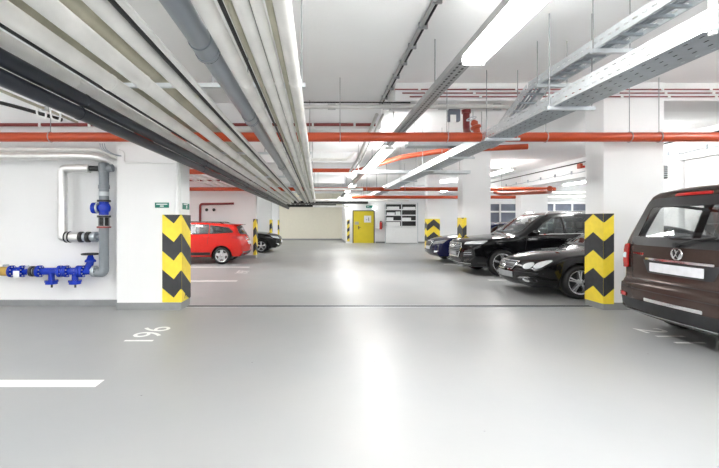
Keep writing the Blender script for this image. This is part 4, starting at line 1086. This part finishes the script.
for i, x in enumerate((-3.62, -3.95, -4.3)):
    conduit([(x, 7.1, 2.9), (x, 15.9, 2.9)], .03, ['thin white pipe high over the red estate car, closest to the aisle', 'thin white pipe high over the red estate car, middle one', 'thin white pipe high over the red estate car, deepest in the bay'][i], LAG)
# cross trays far along
def cross_tray(x0, x1, y, z, w, label, mt=GALVD):
    t = thing('cross_tray', label, 'cable tray', ((x0 + x1) / 2, y, z), 0, 'trays crossing the aisle')
    m = MB(); m.box(x0, x1, y - w / 2, y + w / 2, z, z + .006); m.build('base_plate', mt, t, smooth=False)
    for s in (-1, 1):
        m = MB(); m.box(x0, x1, y + s * w / 2 - .003, y + s * w / 2 + .003, z, z + (.08 if mt is GALVD else .17)); m.build('side_rail', GALV if mt is GALVD else mt, t, smooth=False)
    for x in (x0 + .2, x1 - .2): rod(t, x, y + w / 2 + .012, z - .01, 3.3 if 24.6 < y < 25.3 or 12.6 < y < 13.3 or 18.8 < y < 19.5 else H)
cross_tray(1.75, 3.5, 7.7, 2.93, .3, 'steel cross tray just past the near beam')
cross_tray(1.0, 4.4, 11.4, 2.86, .3, 'steel cross tray above the far end of the second lamp')
cross_tray(-.2, 4.6, 17.7, 2.88, .35, 'steel cross tray past the second beam')
cross_tray(-1.6, 3.0, 23.6, 2.55, .5, 'dark loaded cross tray near the yellow door', BLKPL)
cross_tray(-2.2, 1.2, 25.9, 2.45, .5, 'dark loaded cross tray before the beige wall', BLKPL)
for i, (x, y, zz, w_) in enumerate(((.3, 23.6, 2.565, 1.5), (1.9, 23.6, 2.565, 1.2), (-.6, 25.9, 2.465, 1.6))):
    m = MB()
    for k in range(5): m.tube([(x - w_ / 2, y - .18 + .08 * k, zz + .03), (x, y - .16 + .08 * k, zz + .045), (x + w_ / 2, y - .18 + .08 * k, zz + .03)], .028, 8)
    tag(m.build('cable_bundle', BLACK, origin=(x, y, zz)), ['black cables on the far cross tray, pipe bundle end', 'black cables on the far cross tray, door end', 'black cables on the last cross tray before the beige wall'][i], 'cables', kind='stuff')

# ------------------------------------------------------------------ plant wall: pipes, valves
DP = 6.5
def Q(px, py, d=DP): return P(px, py, d)
pipe('insulated_pipe', [(-6.6, DP, Q(0, 156).z), (Q(97, 156).x, DP, Q(0, 156).z), Q(118, 166, 6.66)], .07, SILVER, 'thick silver jacketed pipe along the top of the plant wall', 'pipe', None, bend=.15)
pipe('insulated_pipe', [(-6.6, DP - .02, Q(0, 149.5).z), (Q(99, 149.5).x, DP - .02, Q(0, 149.5).z), Q(118, 159, 6.66)], .026, LAG, 'slim white pipe above the thick silver pipe on the plant wall', 'pipe', None, bend=.12)
# bypass loop
t = thing('bypass_pipe', 'silver jacketed loop pipe dropping beside the grey riser', 'pipe', Q(62, 200))
m = MB(); m.tube([Q(90, 168.5), Q(62.5, 168.5), Q(62.5, 237), Q(67, 237)], .075, 18, bend=.09); m.build('jacket', SILVER, t)
m = MB(); m.cyl(Q(90, 168.5), Q(99.5, 168.5), .045, 14); m.build('stub', BLKPL, t)
m = MB(); m.cyl(Q(67, 237), Q(80, 237), .082, 18); m.build('sleeve', SILVER, t)
for px in (66.5, 70):
    m = MB(); m.torus(Q(px, 237), (1, 0, 0), .083, .012, 24, 8); m.build('clamp_band', BLKPL, t)
for a, b, r, mt in ((80, 83, .09, BLKPL), (84, 87, .075, GALVD), (87, 90, .09, BLKPL), (90.5, 93, .06, GALVD), (93, 97, .088, GALVD)):
    m = MB(); m.cyl(Q(a, 237), Q(b, 237), r, 18); m.build('flange', mt, t)
m = MB(); m.cyl(Q(97, 237), Q(100, 237), .05, 14); m.build('stub', GREYP, t)
# grey riser
t = thing('grey_riser', 'grey plastic riser pipe with couplings on the plant wall', 'pipe', Q(104, 276))
m = MB(); m.cyl(Q(104, 163), Q(104, 200), .077, 20); m.build('upper_pipe', GREYP, t)
m = MB(); m.tube([Q(104, 227), Q(104, 272.5), Q(96.5, 272.5)], .077, 20, bend=.10); m.build('lower_pipe', GREYP, t)
m = MB(); m.lathe(Q(104, 172), (0, 0, 1), [(0, .085), (.14, .085), (.15, .08)], 20); m.cyl(Q(104, 169), Q(113, 168), .062, 16); m.build('tee', GREYP, t)
m = MB(); m.lathe(Q(104, 189), (0, 0, 1), [(0, .088), (.06, .088), (.07, .08)], 20); m.build('coupling', GREYP, t)
m = MB(); m.lathe(Q(104, 196), (0, 0, 1), [(0, .08), (.07, .08)], 20); m.build('band', GALV, t)
# check valve
t = thing('check_valve', 'round blue check valve on the grey riser', 'valve', Q(104, 216))
m = MB(); m.ball(Q(104.3, 208), .10, .10, .105); m.cyl(Q(104, 201), Q(104, 215), .075, 18); m.build('valve_body', BLUE, t)
m = MB(); m.cyl(Q(93, 208), Q(96.8, 208), .092, 22); m.cyl(Q(96.8, 208), Q(100, 208), .06, 16); m.build('cover', BLUE, t)
m = MB(); m.cyl(Q(97.3, 208), Q(98.8, 208), .088, 20); m.build('gasket', GALV, t)
for a, b in ((200, 202), (215.5, 217.5)):
    m = MB(); m.cyl(Q(104, a), Q(104, b), .105, 22); m.build('flange', BLKPL, t)
t = thing('flexible_joint', 'black rubber joint under the blue check valve', 'pipe joint', Q(104, 227))
m = MB(); m.lathe(Q(104, 226), (0, 0, 1), [(0, .08), (.03, .07), (.07, .085), (.10, .07), (.14, .075)], 20); m.build('bellows', BLACK, t)
m = MB(); m.lathe(Q(104, 228), (0, 0, 1), [(0, .108), (.028, .108)], 22); m.build('flange', DRED, t)
for k in range(6):
    a = 2 * PI * k / 6; m = MB(); b0 = Q(104, 227) + Vector((.09 * math.cos(a), .09 * math.sin(a), 0)); m.cyl(b0, b0 + Vector((0, 0, .16)), .009, 8); m.build('tie_bolt', ZINC, t)
# low train of blue fittings
ZC = 271.3
def fl(t, a, b, r=.098, mt=BLUE, bolts=True, name='flange'):
    m = MB(); m.cyl(Q(a, ZC), Q(b, ZC), r, 22); f = m.build(name, mt, t)
    if bolts:
        m = MB()
        for k in range(8):
            q = 2 * PI * (k + .5) / 8; c = Q(a, ZC) + Vector((0, math.cos(q) * r * .78, math.sin(q) * r * .78)); m.cyl(c - Vector((.012, 0, 0)), c + Vector(((b - a) * DP / F + .012, 0, 0)), .011, 6)
        m.build('bolts', GALV, f)
t = thing('handwheel_valve', 'blue valve with a black handwheel at the foot of the grey riser', 'valve', Q(88, 272))
fl(t, 93, 96, .095, GALVD); fl(t, 81, 84)
m = MB(); m.cyl(Q(84, ZC), Q(93, ZC), .055, 18); m.tube([Q(86, 272), Q(90, 263.5), Q(90.5, 259)], .058, 16); m.lathe(Q(90.4, 262), (.0, 0, 1), [(0, .085), (.03, .085), (.05, .06), (.12, .035)], 18); m.build('valve_body', BLUE, t)
m = MB(); m.cyl(Q(90.3, 258), Q(90.3, 253.6), .016, 10); m.build('stem', GALV, t)
m = MB(); m.torus(Q(90.3, 254), (0, 0, 1), .125, .014, 26, 8)
for k in range(4):
    q = PI / 2 * k; m.cyl(Q(90.3, 254), Q(90.3, 254) + Vector((math.cos(q) * .12, math.sin(q) * .12, 0)), .01, 6)
m.build('handwheel', BLKPL, t)
def strainer(a, b, px, label):
    t = thing('strainer', label, 'pipe fitting', Q(px, 283), 0, 'blue strainers')
    fl(t, a, a + 3); fl(t, b - 3, b)
    m = MB(); m.lathe(Q(a + 3, ZC), (1, 0, 0), [(0, .048), (.05, .06), ((b - a - 6) * DP / F - .05, .06), ((b - a - 6) * DP / F, .048)], 18); m.cyl(Q(px, ZC + 1), Q(px, 280), .05, 16); m.build('valve_body', BLUE, t)
    m = MB(); m.cyl(Q(px, 280), Q(px, 282), .10, 22); m.cyl(Q(px, 282), Q(px, 284), .09, 22); m.build('blind_flange', BLUE, t)
    m = MB(); m.cyl(Q(px + .3, 284), Q(px + .3, 287.5), .016, 8); m.build('drain_plug', BLKPL, t)
strainer(65, 80.5, 75, 'blue strainer with bottom flange next to the handwheel valve')
strainer(38, 62, 51.5, 'blue strainer with bottom flange farther from the handwheel valve')
t = thing('pipe_coupling', 'blue flanged spacer between the two blue strainers', 'pipe fitting', Q(63.5, 272)); fl(t, 62.3, 64.7, .085, BLUE, False)
t = thing('clamp_coupling', 'dark and silver clamp coupling beside the outer blue strainer', 'pipe fitting', Q(34, 272))
m = MB(); m.cyl(Q(30, ZC), Q(38, ZC), .06, 18); m.build('sleeve', GALV, t)
for a, b in ((31, 33.5), (35.5, 37.8)):
    m = MB(); m.cyl(Q(a, ZC), Q(b, ZC), .088, 20); m.build('clamp_band', BLKPL, t)
t = thing('ball_valve', 'blue ball valve with a white tag beside the brass fitting', 'valve', Q(18, 272))
fl(t, 10.5, 13); fl(t, 21, 23.5)
m = MB(); m.ball(Q(16.5, ZC), .075, .065, .07); m.cyl(Q(13, ZC), Q(21, ZC), .05, 16); m.cyl(Q(23.5, ZC), Q(30, ZC), .04, 16); m.build('valve_body', BLUE, t)
m = MB(); c = Q(21.5, 273); m.bbox(c.x - .05, c.x + .05, c.y - .125, c.y - .105, c.z - .05, c.z + .05, .008); m.build('tag', WPL, t)
m = MB(); m.tube([Q(25, 271), Q(26, 267), Q(29, 266)], .016, 8, bend=.03); m.build('lever', GALV, t)
t = thing('brass_fitting', 'brass fitting with a grey cap at the outer end of the blue valves', 'pipe fitting', Q(5, 272))
m = MB(); m.bbox(Q(1.5, 0).x, Q(10.5, 0).x, DP - .06, DP + .06, Q(0, 275.5).z, Q(0, 266.5).z, .02); m.cyl(Q(-12, 273), Q(1.5, 272.5), .035, 14); m.build('valve_body', BRASS, t)
m = MB(); m.cyl(Q(6, 266.5), Q(6, 264.5), .045, 16); m.build('cap', GALVD, t)
m = MB(); m.tube([(-6.6, DP, Q(0, 272.5).z), Q(-12, 272.5)], .05, 14); tag(m.build('supply_pipe', GREYP, origin=(-6.6, DP, 1)), 'grey supply pipe feeding the brass fitting', 'pipe')
# small wires by the pillar head
for i in range(3):
    x = Q(100 + 2.2 * i, 0, 6.3).x
    m = MB(); m.tube([(x, 6.3, 2.72), (x, 6.33, Q(0, 149, 6.33).z), (x + .09, 6.38, Q(0, 153 + i * .5, 6.38).z), (-3.26 + .015 * i, 6.40, Q(0, 156, 6.4).z)], .009, 8, bend=.08)
    tag(m.build('grey_cable', GALVD, origin=(x, 6.3, 2.6)), ['grey cable looping down from the orange main to the pillar, outer one', 'grey cable looping down from the orange main to the pillar, middle one', 'grey cable looping down from the orange main to the pillar, inner one'][i], 'cable', 'grey cables at the pillar head')
conduit([Q(119, 150, 6.41), Q(124, 152, 6.41), Q(124, 163, 6.41), Q(176, 163, 6.41)], .014, 'thin white conduit turning across the head of the plate bearing pillar', WPL, bend=.06)
conduit([(-2.31, 6.39, Q(0, 158, 6.39).z), (-2.31, 6.39, 1.575)], .034, 'white vertical conduit running down into the striped guard', WPL)
# green plates
def plate(x0, x1, y0, y1, z0, z1, label, bars):
    m = MB(); m.box(x0, x1, y0, y1, z0, z1); o = m.build('green_sign', GREEN, origin=((x0 + x1) / 2, (y0 + y1) / 2, z0), smooth=False); tag(o, label, 'sign', 'small green plates')
    m = MB()
    for b in bars: m.box(*b)
    m.build('white_print', WPL, o, smooth=False)
plate(-2.685, -2.455, 6.42, 6.43, 1.685, 1.77, 'small green plate with white print on the near pillar face', [(-2.66, -2.48, 6.417, 6.42, 1.735, 1.75), (-2.60, -2.54, 6.417, 6.42, 1.705, 1.72)])
plate(-2.26, -2.25, 6.50, 6.82, 1.665, 1.765, 'small green plate with white pictogram on the aisle face of the near pillar', [(-2.25, -2.247, 6.53, 6.72, 1.74, 1.755), (-2.25, -2.247, 6.66, 6.70, 1.68, 1.73)])

# ------------------------------------------------------------------ outer hall beyond the side beam
t = thing('cable_run', 'black cable run along the side wall beam above the cars', 'cable', (9.36, 8, 3.5))
m = MB(); m.tube([(9.37, 4, 3.57), (9.37, 26, 3.57)], .02, 8); m.build('upper_cable', BLACK, t)
pts = []
for k in range(45): pts.append((9.37, 4 + .5 * k, 3.22 + (.03 if k % 2 else 0)))
m = MB(); m.tube(pts, .013, 6); m.build('lower_cable', GALVD, t)
m = MB()
for k in range(22): m.box(9.36, 9.395, 4.4 + 1.0 * k, 4.46 + 1.0 * k, 3.21, 3.33)
m.build('cable_brackets', GALVD, t, smooth=False)
a = Vector((9.30, 13.8, 3.36)); t = thing('alarm_sounder', 'orange red alarm sounder on the side beam above the tall SUV', 'alarm', a)
m = MB(); m.bbox(9.30, 9.40, 13.72, 13.88, 3.36, 3.44, .01); m.build('base', RED, t)
m = MB(); m.bbox(9.22, 9.31, 13.70, 13.90, 3.34, 3.52, .02); m.build('horn', ORANGE, t)
t = thing('mesh_fence', 'white framed fence with blue grey panels behind the tall SUV', 'fence', (11.5, 20.5, 0))
for k in range(8):
    x = 8.6 + .95 * k
    m = MB(); m.box(x, x + .07, 20.5, 20.57, 0, 2.5); m.build('post', WPL, t, smooth=False)
for z in (.1, .75, 1.35, 1.95, 2.42):
    m = MB(); m.box(8.6, 15.3, 20.49, 20.58, z, z + .09); m.build('rail', WPL, t, smooth=False)
m = MB(); m.box(8.65, 15.3, 20.60, 20.62, .1, 2.4); m.build('panel', FOGW, t, smooth=False)
for i, (y, z) in enumerate(((19.6, 2.7), (19.9, 2.95))):
    m = MB(); m.tube([(8, y, z), (15.4, y, z)], .06, 12); tag(m.build('white_pipe', LAG, origin=(8, y, z)), ['white pipe above the blue grey fence, lower one', 'white pipe above the blue grey fence, upper one'][i], 'pipe')
t = thing('vent_grille', 'small dark vent box high on the wall beside the near pillar', 'vent', P(668, 171, 10.0))
c = P(668.5, 171.5, 9.9); m = MB(); m.bbox(c.x - .08, c.x + .08, 10.0, 10.1, c.z - .17, c.z + .17, .01); m.build('box', BLKPL, t)
m = MB()
for k in range(6): m.box(c.x - .06, c.x + .06, 9.985, 10.0, c.z - .13 + .05 * k, c.z - .115 + .05 * k)
m.build('louvres', GALV, t, smooth=False)

# ------------------------------------------------------------------ cars
van(); coupe(); suv()
sedan('sedan', 'navy blue saloon parked nose out beyond the tall black SUV', (4.05, 14.45, 0), 0, P_NAVY, 0)
sedan('sedan', 'black saloon parked nose out past the red estate car', (-1.78, 19.2, 0), PI, P_BLACK, 1)
estate()

# ------------------------------------------------------------------ world, camera, view
w = bpy.data.worlds.new('world'); SC.world = w; w.use_nodes = True
w.node_tree.nodes['Background'].inputs[0].default_value = (.9, .95, 1, 1); w.node_tree.nodes['Background'].inputs[1].default_value = .2
cam = bpy.data.cameras.new('camera'); co = bpy.data.objects.new('camera', cam); COL.objects.link(co); SC.camera = co
co.location = (0, 0, EYE); co.rotation_euler = (PI / 2, 0, 0)
cam.sensor_width = 36; cam.lens = F / 719 * 36; cam.shift_x = (359.5 - CX) / 719; cam.shift_y = -(234 - CY) / 719
cam.clip_start = .05
SC.view_settings.view_transform = 'Standard'; SC.view_settings.look = 'None'; SC.view_settings.gamma = 1; SC.view_settings.use_curve_mapping = False
SC.view_settings.exposure = 1.8
SC.cycles.max_bounces = 12; SC.cycles.diffuse_bounces = 8; SC.cycles.glossy_bounces = 6; SC.cycles.transparent_max_bounces = 16
